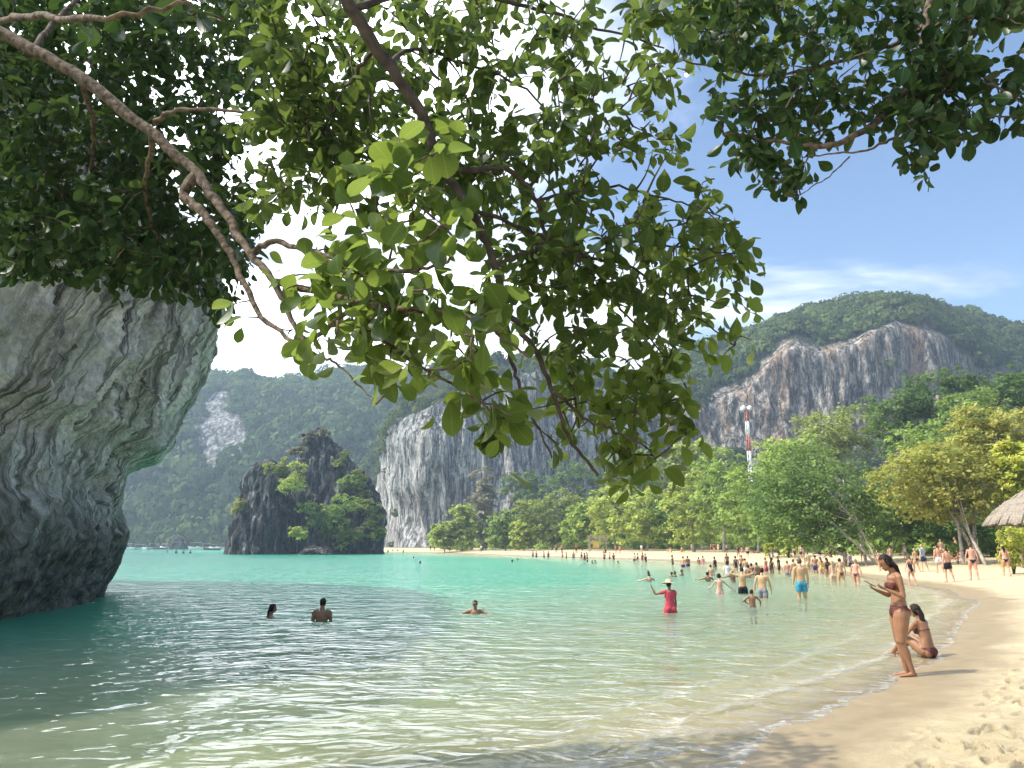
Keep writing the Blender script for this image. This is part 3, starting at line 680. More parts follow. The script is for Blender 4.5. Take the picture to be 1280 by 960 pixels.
# sea cave hollow at the notch
rel_ = Q - np.array([0, 0, CAMZ]); dq = rel_[..., 1] * math.cos(PITCH) + rel_[..., 2] * math.sin(PITCH)
qx = CX + F * rel_[..., 0] / np.maximum(dq, 1); qy = CY - F * (-rel_[..., 1] * math.sin(PITCH) + rel_[..., 2] * math.cos(PITCH)) / np.maximum(dq, 1)
hit = np.where((np.abs(qx - 137) < 5) & (np.abs(qy - 603) < 5) & (Q[..., 1] > 5), dq, 1e9); cave = Q[np.unravel_index(np.argmin(hit), hit.shape)]
dc = np.sqrt(((Q[..., 0] - cave[0]) / 1.0) ** 2 + ((Q[..., 1] - cave[1]) / 1.5) ** 2 + ((Q[..., 2] - cave[2]) / 0.8) ** 2)
disp = disp - 2.2 * np.clip(1.25 - dc ** 2.5, 0, 1)
Q[..., :2] += nmU * disp[..., None]
Q[..., 2] += 0.25 * fbm(Q * 0.7, 3, 76) * (zz > -1)
m_near = rock_mat('streaked_limestone', (0.10, 0.096, 0.08), (0.50, 0.48, 0.40), (0.88, 0.84, 0.74), (0.27, 0.21, 0.14), 1.9, 0.32, 0, (0.46, 0.475, 0.395), 0.35, 1.0, 0.20, (0.36, 0.57), (2.7, 2.6), flow=True)
# cap running back from the rim
cap = []
for k, (b, h) in enumerate([(3, 1.0), (8, 2.0), (16, 2.4)]):
    c = np.zeros((nU, 1, 3)); c[:, 0, :2] = bpU[:, -1] + nmU[:, -1] * (off[:, -1:] - b) + 0; c[:, 0, 2] = 12.6 * rimh + h * 0.4 + fbm(np.stack([uu, uu * 0 + k, uu * 0], -1) * 0.3, 2, 78) * 0.7
    cap.append(c)
Q = np.concatenate([Q] + cap, 1)
flowa = np.concatenate([flw * np.array([1, 1, 1.0]), np.repeat(flw[:, -1:], 3, 1)], 1)
tag(mesh_obj('overhanging_cliff', Q.reshape(-1, 3), grid_faces(nU, Q.shape[1]), m_near, attrs={'flow': flowa.reshape(-1, 3)}), kind='structure')

# ------------------------------------------------------------------ rock islet
m_islet = rock_mat('islet_limestone', (0.024, 0.025, 0.026), (0.10, 0.10, 0.098), (0.50, 0.49, 0.47), (0.10, 0.09, 0.075), 0.5, 0.11, 0, None, 0.25, 1.0, 0.9, (0.40, 0.70), (0.3, 1.6))
def islet_rock(name, L, R, D, parent, org, seed, depth=0.8):
    zl = at([p[0] for p in L], [p[1] for p in L], D); zr = at([p[0] for p in R], [p[1] for p in R], D)
    z = np.linspace(-1.5, max(zl[:, 2].max(), zr[:, 2].max()), 90)
    xl = np.interp(z, zl[:, 2], zl[:, 0]); xr = np.interp(z, zr[:, 2], zr[:, 0])
    a = np.linspace(0, 2 * np.pi, 150, endpoint=False)
    c, hw = (xl + xr) / 2, np.maximum((xr - xl) / 2, 0.02)
    V = np.zeros((150, 90, 3))
    V[..., 0] = c + np.cos(a)[:, None] * hw; V[..., 1] = D + np.sin(a)[:, None] * hw * depth; V[..., 2] = z
    out = np.stack([np.cos(a), np.sin(a), 0 * a], -1)[:, None]
    d = fbm(V * np.array([0.30, 0.30, 0.05]) + seed, 4, seed) * 2.2 + fbm(V * np.array([0.9, 0.9, 0.2]), 4, seed + 1) * 1.3 + fbm(V * 0.25, 3, seed + 2) * 1.2
    V = V + out * (d * np.clip(hw / 3, 0.05, 1))[..., None]
    V[..., 2] += 0.6 * fbm(V * 0.5, 3, seed + 3) * (z > 1)
    V = np.concatenate([V.reshape(-1, 3), [[c[-1], D, z[-1] + 0.4]]]) - org
    f = [list(q) for q in grid_faces(150, 90, True)] + [[i * 90 + 89, ((i + 1) % 150) * 90 + 89, 150 * 90] for i in range(150)]
    return mesh_obj(name, V, f, m_islet, parent)
ISL = np.array([*at(378, 690, 172)[:2], 0.0])
islet = empty('rock_islet', ISL)
tag(islet, 'dark craggy limestone islet with two peaks rising from the green lagoon', 'rock islet')
islet_rock('rock_pillar', [(281, 692), (285, 680), (290, 657), (304, 620), (313, 596), (326, 577)], [(372, 692), (368, 660), (366, 630), (362, 600), (354, 580), (340, 576)], 168, islet, ISL, 81)
islet_rock('rock_peak', [(350, 692), (358, 650), (369, 610), (376, 570), (379, 545), (394, 536)], [(474, 692), (476, 660), (472, 622), (457, 597), (442, 577), (424, 557), (404, 538)], 176, islet, ISL, 91, 0.7)
islet_rock('rock_shelf', [(372, 692), (380, 684), (392, 680)], [(425, 692), (418, 686), (408, 680)], 164, islet, ISL, 97, 0.8)
# far boulder at the channel mouth
BO = np.array([*at(224, 686, 380)[:2], 0.0])
ZI = islet_rock('sea_boulder', [(211, 688), (213, 682), (216, 674), (222, 670)], [(236, 688), (235, 681), (230, 673), (225, 670)], 380, None, BO, 103)
ZI.location = BO
ZI.data.materials[0] = rock_mat('boulder_rock', (0.03, 0.03, 0.03), (0.10, 0.095, 0.09), (0.42, 0.40, 0.37), (0.2, 0.16, 0.12), 0.3, 0.6, 0, None, 0.3, 0.8, 1.0, (0.4, 0.7), (1.5, 2.0))
tag(ZI, 'dark boulder with pale top standing in the channel by the white boats', 'rock')
# ------------------------------------------------------------------ beach trees
m_bark = plain('pale_bark', (0.30, 0.255, 0.20), 0.85, 0.2, 0.45, 6.0, 0.6)
m_bark_d = plain('dark_bark', (0.10, 0.080, 0.060), 0.9, 0.2, 0.4, 8.0, 0.6)
LEAF = {
    'light': leaf_mat('light_leaf', (0.159, 0.245, 0.058), (0.527, 0.594, 0.146), (0.600, 0.600, 0.132), 0.35),
    'mid': leaf_mat('mid_leaf', (0.099, 0.181, 0.053), (0.356, 0.455, 0.118), (0.474, 0.594, 0.105), 0.33),
    'dark': leaf_mat('dark_leaf', (0.046, 0.101, 0.037), (0.180, 0.246, 0.075), (0.262, 0.380, 0.079), 0.3),
    'grey': leaf_mat('grey_green_leaf', (0.147, 0.156, 0.107), (0.390, 0.346, 0.227), (0.342, 0.328, 0.166), 0.3),
    'yellow': leaf_mat('yellow_leaf', (0.14, 0.18, 0.04), (0.50, 0.47, 0.14), (0.48, 0.48, 0.09), 0.38),
    'lime': leaf_mat('lime_leaf', (0.220, 0.311, 0.048), (0.600, 0.577, 0.120), (0.600, 0.577, 0.095), 0.38),
    'olive': leaf_mat('olive_leaf', (0.105, 0.15, 0.04), (0.36, 0.40, 0.12), (0.36, 0.42, 0.08), 0.36),
}
def leaf_cards(cent, nrm, size, r):
    n = len(cent)
    t = np.cross(nrm, r.normal(size=(n, 3))); t /= np.linalg.norm(t, axis=1)[:, None] + 1e-9
    b = np.cross(nrm, t); s = size[:, None]
    V = np.stack([cent + t * s, cent + b * s * 0.55 + nrm * s * 0.12, cent - t * s, cent - b * s * 0.55 + nrm * s * 0.12], 1)
    return V.reshape(-1, 3)
def crown_cards(lobes, n, leaf, r, clump=26):
    """lobes: list of (centre, radii). leaves gather in sprays on each lobe's outside"""
    vol = np.array([np.prod(l[1]) ** (2 / 3) for l in lobes]); vol /= vol.sum()
    V, A = [], []
    for (c, R), f in zip(lobes, vol):
        nc = max(6, int(n * f / clump)); c = np.asarray(c, float); R = np.asarray(R, float)
        d = r.normal(size=(nc, 3)); d[:, 2] = d[:, 2] * 0.9 + 0.25; d /= np.linalg.norm(d, axis=1)[:, None]
        cc = c + d * R * r.uniform(0.62, 1.08, nc)[:, None]
        rs = R.mean() * r.uniform(0.20, 0.42, nc)
        k = np.repeat(np.arange(nc), clump); m = len(k)
        q = r.normal(size=(m, 3)) * 0.55 * np.array([1, 1, 0.5])
        p = cc[k] + q * rs[k][:, None] + d[k] * 0
        p[:, 2] -= (q[:, 0] ** 2 + q[:, 1] ** 2) * rs[k] * 0.25
        nn = d[k] * 0.5 + np.array([0, 0, 0.75]) + r.normal(0, 0.5, (m, 3)); nn /= np.linalg.norm(nn, axis=1)[:, None]
        V.append(leaf_cards(p, nn, leaf * r.uniform(0.6, 1.35, m), r))
        tone = np.clip(r.beta(1.3, 1.5, nc)[k] * 0.85 + r.uniform(-0.15, 0.2, m), 0, 1)
        A.append(np.repeat(tone, 4))
    return np.concatenate(V), np.concatenate(A)
def curve(pts, n=9):
    P = np.asarray(pts, float); t = np.linspace(0, 1, len(P)); u = np.linspace(0, 1, n)
    Q = np.stack([np.interp(u, t, P[:, k]) for k in range(3)], -1)
    for _ in range(2): Q[1:-1] = (Q[:-2] + 2 * Q[1:-1] + Q[2:]) / 4
    return Q
def tree(name, label, px, py, rx, ry, D, mat, leaf=None, n=3800, base_px=None, trunks=1, seed=0, group=None, bark=None, nl=11, base_D=None, flat=1.0, skirt=0.0):
    r = np.random.default_rng(1000 + seed)
    cen = at(px, py, D); sx = rx / F * D; sz = ry / F * D * 1.02; sy = sx * 0.85
    bD = base_D or D
    b0 = at(px if base_px is None else base_px, 690, bD); bz = ground_z(b0[0], bD)
    org = np.array([b0[0], bD, bz - 0.08])
    root = empty(name, org); tag(root, label, 'tree', group)
    lobes = []
    for k in range(nl):
        a = 2.399 * k + r.uniform(-0.4, 0.4); h = -1.0 + 1.78 * (k + 0.5) / nl
        w = math.sqrt(max(0.12, 1 - abs(h) ** 2.2)) * r.uniform(0.45, 0.72)
        lc = cen + np.array([math.cos(a) * w * sx, math.sin(a) * w * sy, h * sz * 0.75])
        rr_ = r.uniform(0.40, 0.58)
        lobes.append((lc, np.array([sx * rr_, sy * rr_, sz * rr_ * 0.85 * flat])))
    V, A = crown_cards(lobes, n, leaf or max(0.16, 2.3 / F * D), r)
    V = V[:]; V[:, 2] = np.maximum(V[:, 2], bz + 0.25)
    cr = mesh_obj('crown', V - org, np.arange(len(V)).reshape(-1, 4), LEAF[mat], root, smooth=False, attrs={'rnd': A})
    h = cen[2] - bz
    for t in range(trunks):
        st = org + np.array([r.uniform(-0.6, 0.6) * t, r.uniform(-0.5, 0.5) * t, 0])
        top = lobes[(3 * t + nl // 2) % nl][0] if trunks > 1 else cen
        mid = st * 0.55 + top * 0.45 + np.array([r.normal(0, 0.05) * h, r.normal(0, 0.05) * h, 0.08 * h])
        P = curve([st - org, mid - org, top - org], 10); tr = max(0.10, h * 0.030) * (1 if trunks == 1 else 0.75)
        MB().loft(P, np.linspace(tr, tr * 0.45, 10), seg=8).obj('trunk', bark or m_bark, root)
        for j in range(3):
            lb = lobes[(j * 4 + t * 2 + 1) % nl][0] - org; s0 = P[4 + j]
            MB().loft(curve([s0, (s0 + lb) / 2 + np.array([0, 0, -0.05 * h]), lb], 7), np.linspace(tr * 0.45, tr * 0.12, 7), seg=6).obj('limb', bark or m_bark, root)
    return root
def bush(name, label, px, py, rpx, D, mat, seed=0, group=None, n=700, z=None, aspect=0.85, leaf=None):
    r = np.random.default_rng(3000 + seed); c = at(px, py, D); s = rpx / F * D
    lobes = []
    for k in range(5):
        o_ = r.normal(0, 0.38, 3) * np.array([1, 0.8, aspect]); lobes.append((c + o_ * s, np.array([s, s, s * aspect]) * r.uniform(0.45, 0.62)))
    V, A = crown_cards(lobes, n, leaf or max(0.10, 2.0 / F * D), r, 16)
    org = np.array([c[0], c[1], (c[2] - s * aspect) if z is None else z])
    if z is not None: V[:, 2] = np.maximum(V[:, 2], z + 0.03)
    root = empty(name, org); tag(root, label, 'bush', group)
    mesh_obj('foliage', V - org, np.arange(len(V)).reshape(-1, 4), LEAF[mat], root, smooth=False, attrs={'rnd': A})
    mb = MB()
    for k in range(4):
        e = lobes[k][0] - org; mb.loft(curve([np.array([0, 0, -0.1]), e * 0.5 + np.array([0, 0, 0.05 * s]), e], 5), np.linspace(0.03 * s + 0.01, 0.01 * s, 5), seg=5)
    mb.obj('stem', m_bark_d, root)
    return root

G1 = 'trees along the far beach'
TREES = [
 # label, px, py, rx, ry, D, mat, kwargs
 ('low light green tree at the far end of the beach, beside the white float line', 556, 668, 17, 17, 205, 'light', {}),
 ('rounded light green tree between the low end tree and the tall grey casuarina', 578, 655, 20, 28, 205, 'light', {}),
 ('tall thin grey-green casuarina tree rising against the pale cliff', 603, 628, 19, 46, 212, 'grey', dict(n=3200, flat=1.2)),
 ('mid green tree just right of the tall grey casuarina', 632, 660, 24, 26, 192, 'mid', {}),
 ('small light tree in front of the broad yellow-topped tree', 655, 668, 18, 18, 176, 'light', {}),
 ('broad rounded tree with a yellowish orange top above the far sand', 690, 645, 42, 32, 178, 'olive', dict(n=5200)),
 ('rounded mid green tree next to the broad yellow-topped tree', 728, 655, 26, 28, 160, 'mid', {}),
 ('pale yellow-green tree shading the wooden lookout platform', 762, 640, 34, 36, 152, 'light', dict(n=4600, base_px=770)),
 ('spreading light tree with forked pale trunks right of the lookout platform', 806, 640, 38, 38, 138, 'light', dict(n=4800, trunks=2)),
 ('dark green tree behind the forked pale trunks', 838, 650, 28, 34, 136, 'mid', {}),
 ('rounded light green tree above the bathers in white shirts', 868, 625, 36, 52, 122, 'light', dict(n=5200)),
 ('big mid green tree standing left of the warning mast', 905, 612, 44, 54, 116, 'mid', dict(n=6000)),
 ('mid green tree directly below the warning mast', 948, 622, 40, 48, 106, 'mid', dict(n=5600)),
 ('wide dark green tree leaning over the sand on slanting trunks', 1018, 626, 80, 56, 62, 'dark', dict(n=13000, base_px=1098, base_D=58, trunks=4, nl=15, bark=m_bark)),
 ('mid green tree crown behind the wide leaning tree', 1000, 572, 50, 30, 112, 'mid', dict(n=4800, base_px=1005)),
 ('pale olive tree crown rising over the wide leaning tree', 1050, 542, 52, 36, 124, 'olive', dict(n=5000)),
 ('dark dense tree between the leaning tree and the yellow tree', 1110, 640, 46, 46, 66, 'dark', dict(n=6000, trunks=2)),
 ('tall dark green tree with a heavy crown below the cliff edge', 1122, 528, 44, 48, 112, 'dark', dict(n=5600)),
 ('tallest dark green tree in front of the cliff', 1172, 495, 52, 42, 110, 'dark', dict(n=6200)),
 ('dark green tree rising behind the yellow-leaved tree', 1254, 492, 40, 36, 104, 'dark', dict(n=5000)),
 ('spreading yellow-leaved tree with thin pale leaning trunks', 1180, 596, 80, 56, 54, 'yellow', dict(n=13500, base_px=1216, base_D=52, trunks=4, nl=17, flat=0.8)),
 ('tall yellow-leaved tree behind the thatched roof', 1248, 545, 64, 42, 60, 'yellow', dict(n=9500, base_px=1262, nl=13, flat=0.75)),
 ('bright lime green tree beside the thatched roof', 1284, 588, 40, 46, 50, 'lime', dict(n=6000, base_px=1292)),
 ('dark tree standing in the shade behind the yellow-leaved tree', 1190, 650, 55, 40, 66, 'dark', dict(n=6000, trunks=2)),
 ('small mid green tree wedged left of the leaning tree', 966, 656, 30, 30, 88, 'mid', dict(n=3600)),
 ('pale tree crown peeping above the tree row left of the mast', 872, 572, 34, 24, 165, 'light', dict(n=3000)),
 ('dark tree behind the row, above the yellow-topped tree', 655, 612, 34, 26, 250, 'dark', dict(n=2600)),
 ('dark tree behind the row, above the lookout platform', 722, 604, 44, 32, 235, 'dark', dict(n=3200)),
 ('mid green tree in the second row behind the forked trunks', 790, 596, 38, 30, 200, 'mid', dict(n=3000)),
 ('olive tree in the second row above the white-shirt bathers', 838, 598, 36, 30, 170, 'olive', dict(n=3000)),
 ('mid green crown right of the warning mast', 968, 572, 30, 26, 140, 'light', dict(n=3000)),
 ('mid green crown between the two dark tall trees', 1150, 560, 40, 36, 92, 'mid', dict(n=4200)),
 ('dark crown at the edge of the wood, right of the tall trees', 1214, 520, 40, 34, 98, 'mid', dict(n=4200)),
]
for k, (lab, px, py, rx, ry, D, mat, kw) in enumerate(TREES):
    tree('beach_tree', lab, px, py, rx, ry, D, mat, seed=k, group=G1, **kw)

# shaded undergrowth behind the first row of trunks
ur = np.random.default_rng(12)
line = np.array([(540, 212), (600, 208), (650, 196), (700, 182), (760, 165), (820, 148), (880, 132), (940, 118), (1000, 100), (1060, 84), (1120, 74), (1200, 68), (1300, 60), (1400, 55)], float)
up, ur_ = [], []
for k in range(900):
    px = ur.uniform(540, 1330); D = np.interp(px, line[:, 0], line[:, 1]) * ur.uniform(0.99, 1.3)
    x = (px - CX) / F * D * 0.98; bz = ground_z(x, D)
    up.append((x, D, bz + abs(ur.normal(0, 2.3)))); ur_.append(ur.uniform(0.7, 1.7) * (D / 110) ** 0.4)
forest('undergrowth', np.array(up), np.array(ur_), LEAF['mid'], 13)
GB = 'bushes at the edge of the sand'
bush('beach_bush', 'bright green bush in front of the thatched hut', 1262, 676, 24, 40, 'lime', 1, GB, 1500, z=ground_z(*at(1262, 690, 40)[:2]))
bush('beach_bush', 'feathery light green bush left of the leaning trunks', 985, 680, 22, 84, 'light', 2, GB, 900, z=ground_z(*at(985, 690, 84)[:2]))
bush('beach_bush', 'small round green bush standing alone at the sand edge', 962, 685, 8, 84, 'lime', 3, GB, 400, z=ground_z(*at(962, 690, 84)[:2]))
bush('beach_bush', 'low green bush at the foot of the yellow-leaved tree', 1196, 686, 9, 54, 'mid', 4, GB, 400, z=ground_z(*at(1196, 690, 54)[:2]))
GI = 'bushes growing on the rock islet'
for k, (lab, px, py, rp, D, mt) in enumerate([
    ('big yellow-green bush spilling over the top of the dark islet pillar', 368, 602, 25, 158, 'light'), ('olive bush on the flat shoulder of the islet pillar', 346, 582, 15, 163, 'olive'),
    ('yellow bush jutting from the left side of the islet pillar', 296, 634, 10, 163, 'yellow'), ('bright yellow-green bush low in the cleft of the islet', 374, 668, 12, 158, 'light'),
    ('pale bush crowning the very top of the islet peak', 402, 542, 10, 174, 'grey'), ('pale green bush beside the islet summit', 370, 562, 10, 169, 'grey'),
    ('small olive bush below the islet summit on the right slope', 428, 573, 10, 172, 'olive'), ('olive bush halfway down the right slope of the islet', 446, 600, 14, 170, 'olive'),
    ('wide green bush covering the middle of the islet peak', 424, 636, 26, 165, 'mid'), ('green bush bulging from the right flank of the islet', 460, 634, 19, 168, 'olive'),
    ('dark bush in the shadowed middle of the islet', 400, 652, 22, 163, 'dark'), ('mid green bush near the water on the right of the islet', 444, 664, 24, 165, 'olive'),
    ('small green bush at the right foot of the islet', 470, 664, 12, 168, 'mid'), ('dark bush low in the centre of the islet', 416, 668, 16, 163, 'dark'),
    ('olive shrub high on the right shoulder of the islet peak', 452, 616, 12, 170, 'olive'), ('green shrub between the summit bushes and the wide middle bush', 434, 602, 14, 169, 'mid'),
    ('olive shrub hanging over the right edge of the islet', 470, 645, 12, 170, 'olive'), ('pale shrub on the left edge of the islet summit', 384, 548, 7, 173, 'grey'), ('green shrub in the cleft between the two islet peaks', 386, 632, 12, 164, 'mid')]):
    bush('islet_bush', lab, px, py, rp, D, mt, 20 + k, GI, int(500 + rp * 40), leaf=0.30)

# ------------------------------------------------------------------ overhanging trees in the foreground
LT = np.array([0, 0.12, 0.28, 0.46, 0.64, 0.80, 0.92, 1.0]); LW = np.array([0.22, 0.60, 0.92, 1.0, 0.84, 0.50])
def leaf_template(width=0.62, fold=0.22, droop=0.22):
    M = np.stack([LT, 0 * LT, -droop * LT ** 2], -1)
    Lf = np.stack([LT[1:7], LW * width / 2, -droop * LT[1:7] ** 2 + LW * width / 2 * fold], -1)
    Rt = Lf * np.array([1, -1, 1])
    V = np.concatenate([M, Lf, Rt])
    Fc = [(0, 1, 8), (0, 14, 1), (6, 7, 13), (6, 19, 7)]
    for k in range(1, 6):
        Fc += [(k, k + 1, 8 + k), (k, 8 + k, 7 + k), (k, 14 + k, k + 1), (k, 13 + k, 14 + k)]
    UV = np.concatenate([np.stack([LT, 0 * LT, 0 * LT], -1), np.stack([LT[1:7], LW * width / 2, 0 * LW], -1), np.stack([LT[1:7], -LW * width / 2, 0 * LW], -1)])
    return V, np.array(Fc), UV
TV, TF, TUV = leaf_template()
TVR, TFR, TUVR = leaf_template(0.80, 0.14, 0.16)
def leaf_mesh(kind):
    me = bpy.data.meshes.new('leaf'); v, f = (TVR, TFR) if kind else (TV, TF)
    me.from_pydata(v.tolist(), [], f.tolist()); me.update()
    me.polygons.foreach_set('use_smooth', np.ones(len(f), bool))
    at2 = me.attributes.new('luv', 'FLOAT_VECTOR', 'POINT'); at2.data.foreach_set('vector', np.ascontiguousarray(TUVR if kind else TUV, np.float32).ravel())
    return me
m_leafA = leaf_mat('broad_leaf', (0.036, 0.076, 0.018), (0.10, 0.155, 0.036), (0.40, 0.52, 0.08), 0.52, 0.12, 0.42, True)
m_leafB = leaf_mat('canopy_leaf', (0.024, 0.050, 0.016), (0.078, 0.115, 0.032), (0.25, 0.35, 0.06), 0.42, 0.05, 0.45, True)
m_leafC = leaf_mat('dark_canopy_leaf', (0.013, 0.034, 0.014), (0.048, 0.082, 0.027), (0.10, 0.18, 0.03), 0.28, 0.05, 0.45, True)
m_limb = plain('spotted_bark', (0.115, 0.088, 0.062), 0.9, 0.15, 0.75, 22.0, 1.0)
m_limb_d = plain('dark_limb_bark', (0.065, 0.052, 0.042), 0.85, 0.25, 0.6, 14.0, 0.8)  # darker brown bark of the drooping middle branch
def in_poly(p, poly):
    x, y = p; c = False
    for (x0, y0), (x1, y1) in zip(poly, poly[1:] + poly[:1]):
        if (y0 > y) != (y1 > y) and x < (x1 - x0) * (y - y0) / (y1 - y0) + x0: c = not c
    return c
def hanging_tree(label, trunk, limbs, regions, bark, seed):
    """trunk: world points + radii; limbs: [(px, py, D)], radius px; regions: clusters of leaves"""
    r = np.random.default_rng(seed)
    org = np.array(trunk[0][0], float)
    root = empty('overhanging_tree', org); tag(root, label, 'tree', 'trees overhanging the view')
    tp = np.array([p for p, _ in trunk], float)
    P = np.stack([np.interp(np.linspace(0, 1, 24), np.linspace(0, 1, len(tp)), tp[:, k]) for k in range(3)], -1)
    for _ in range(3): P[1:-1] = (P[:-2] + 2 * P[1:-1] + P[2:]) / 4
    MB().loft(P - org, np.interp(np.linspace(0, 1, 24), np.linspace(0, 1, len(tp)), [q for _, q in trunk]), seg=12).obj('trunk', bark, root)
    skel = [P[12:]]
    for k, (pts, r0, r1) in enumerate(limbs):
        a = np.array(pts, float); W = at(a[:, 0], a[:, 1], a[:, 2])
        if k == 0: W = np.concatenate([P[-1:], W])
        nn = 6 * len(W); u = np.linspace(0, 1, nn); t = np.linspace(0, 1, len(W))
        Q = np.stack([np.interp(u, t, W[:, j]) for j in range(3)], -1)
        for _ in range(3): Q[1:-1] = (Q[:-2] + 2 * Q[1:-1] + Q[2:]) / 4
        Q[1:-1] += r.normal(0, 0.006, (nn - 2, 3))
        rad_ = np.linspace(r0, r1, nn) * (1 + 0.05 * r.normal(size=nn))
        MB().loft(Q - org, rad_, seg=10).obj('branch', bark, root)
        skel.append(Q)
    skel = np.concatenate(skel); nsk0 = len(skel)
    clusters = []
    for (poly, ncl, D0, D1, size, nleaf, spread, kind, dens, matk) in regions:
        xs = [p[0] for p in poly]; ys = [p[1] for p in poly]; c = 0; tries = 0
        while c < ncl and tries < ncl * 40:
            tries += 1
            p = (r.uniform(min(xs), max(xs)), r.uniform(min(ys), max(ys)))
            if not in_poly(p, poly): continue
            if any(((p[0] - gx) / gw) ** 2 + ((p[1] - gy) / gh) ** 2 < 1 for gx, gy, gw, gh in GAPS) and r.random() < 0.93: continue
            if r.random() > dens + (1 - dens) * (0.5 + 0.9 * float(noise(np.array([p[0] / 55, p[1] / 55, seed]), 200))): continue
            clusters.append((at(p[0], p[1], r.uniform(D0, D1)), size, nleaf, spread, kind, matk)); c += 1
    cp = np.array([c[0] for c in clusters])
    dist = np.array([np.min(((skel - q) ** 2).sum(1)) for q in cp])
    tw = MB(); leaves = []
    for i in np.argsort(dist):
        q, size, nleaf, spread, kind, matk = clusters[i]
        dd = ((skel - q) ** 2).sum(1); j = int(np.argmin(dd)); s0 = skel[j]; L_ = math.sqrt(dd[j])
        mid = (s0 + q) / 2 + r.normal(0, 0.10, 3) * L_ + np.array([0, 0, 0.06 * L_])
        T = curve([s0, mid, q], 6)
        rt = min(0.006 + 0.004 * L_, 0.012)
        tw.loft(T - org, np.linspace(rt, 0.0018, 6), seg=4)
        skel = np.concatenate([skel, T[2:]])
        ax = q - s0; ax /= np.linalg.norm(ax) + 1e-6
        ax = ax + np.array([0, 0, -0.3]); ax /= np.linalg.norm(ax)
        for l in range(r.integers(int(nleaf * 0.7), int(nleaf * 1.3) + 1)):
            t = r.uniform(-0.9, 0.6); o_ = q + ax * t * spread * 0.7 + r.normal(0, 0.22, 3) * spread
            ld = r.normal(size=3) + ax * 0.7 + np.array([0, 0, -0.55]); ld /= np.linalg.norm(ld)
            nz_ = np.array([0, 0, 1.0]) + r.normal(0, 0.75, 3); nz_ -= ld * (nz_ @ ld); nz_ /= np.linalg.norm(nz_) + 1e-6
            y_ = np.cross(nz_, ld)
            sc_ = size * r.uniform(0.55, 1.25)
            leaves.append((o_, np.stack([ld, y_ * r.uniform(0.72, 1.12), nz_ * r.uniform(0.3, 2.6)], 1), sc_, kind, matk))
    tw.obj('twig_mass', bark, root); root.children[-1]['kind'] = 'stuff'
    # the 300 leaves that show largest are single pieces, the rest one mass
    O = np.array([l[0] for l in leaves]); S_ = np.array([l[2] for l in leaves])
    fwd = np.array([0, math.cos(PITCH), math.sin(PITCH)]); rel = O - np.array([0, 0, CAMZ])
    dep = rel @ fwd; upv = np.array([0, -math.sin(PITCH), math.cos(PITCH)])
    X = CX + F * rel[:, 0] / np.maximum(dep, 0.1); Y = CY - F * (rel @ upv) / np.maximum(dep, 0.1)
    vis = (X > -5) & (X < 1285) & (Y > -5) & (dep > 0.5)
    rank = np.argsort(-(S_ / np.maximum(dep, 0.3)) * vis)
    sing = set(rank[:300].tolist())
    V = {}; 
    for i, (o_, R, s_, kind, matk) in enumerate(leaves):
        if i in sing:
            key = (kind, matk)
            if key not in LEAFME:
                LEAFME[key] = leaf_mesh(kind); LEAFME[key].materials.append(CANMAT[matk])
            ob = bpy.data.objects.new('leaf', LEAFME[key])
            M = Matrix([[*(R[a] * s_), o_[a] - org[a]] for a in range(3)] + [[0, 0, 0, 1]])
            link(ob, root); ob.matrix_local = M
        else:
            V.setdefault(matk, []).append((((TVR if kind else TV) * s_) @ R.T + o_ - org, r.beta(1.3, 1.9), TUVR if kind else TUV))
    for matk, lst in V.items():
        n_ = len(lst); VV = np.concatenate([v[0] for v in lst])
        FF = (TF[None] + (np.arange(n_) * len(TV))[:, None, None]).reshape(-1, 3)
        ob = mesh_obj('foliage', VV, FF, CANMAT[matk], root, attrs={'rnd': np.repeat([v[1] for v in lst], len(TV)), 'luv': np.concatenate([v[2] for v in lst])})
        ob['kind'] = 'stuff'
    return len(leaves)
LEAFME = {}
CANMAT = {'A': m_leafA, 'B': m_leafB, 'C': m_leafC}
GAPS = [(330, 178, 30, 24), (300, 205, 20, 16), (368, 20, 18, 16), (385, 290, 34, 16), (345, 272, 20, 16), (585, 345, 34, 34), (845, 215, 34, 26), (860, 175, 26, 20), (640, 275, 22, 14),
        (420, 95, 16, 16), (255, 440, 60, 40), (700, 390, 30, 18), (520, 290, 20, 20), (880, 80, 22, 26), (1040, 155, 26, 16), (1100, 70, 20, 14), (940, 150, 20, 14), (1240, 60, 30, 24),
        (470, 30, 20, 14), (620, 60, 16, 14), (750, 130, 18, 14), (690, 215, 16, 16), (770, 250, 18, 14), (560, 105, 14, 14), (800, 180, 16, 14), (905, 240, 16, 20)]
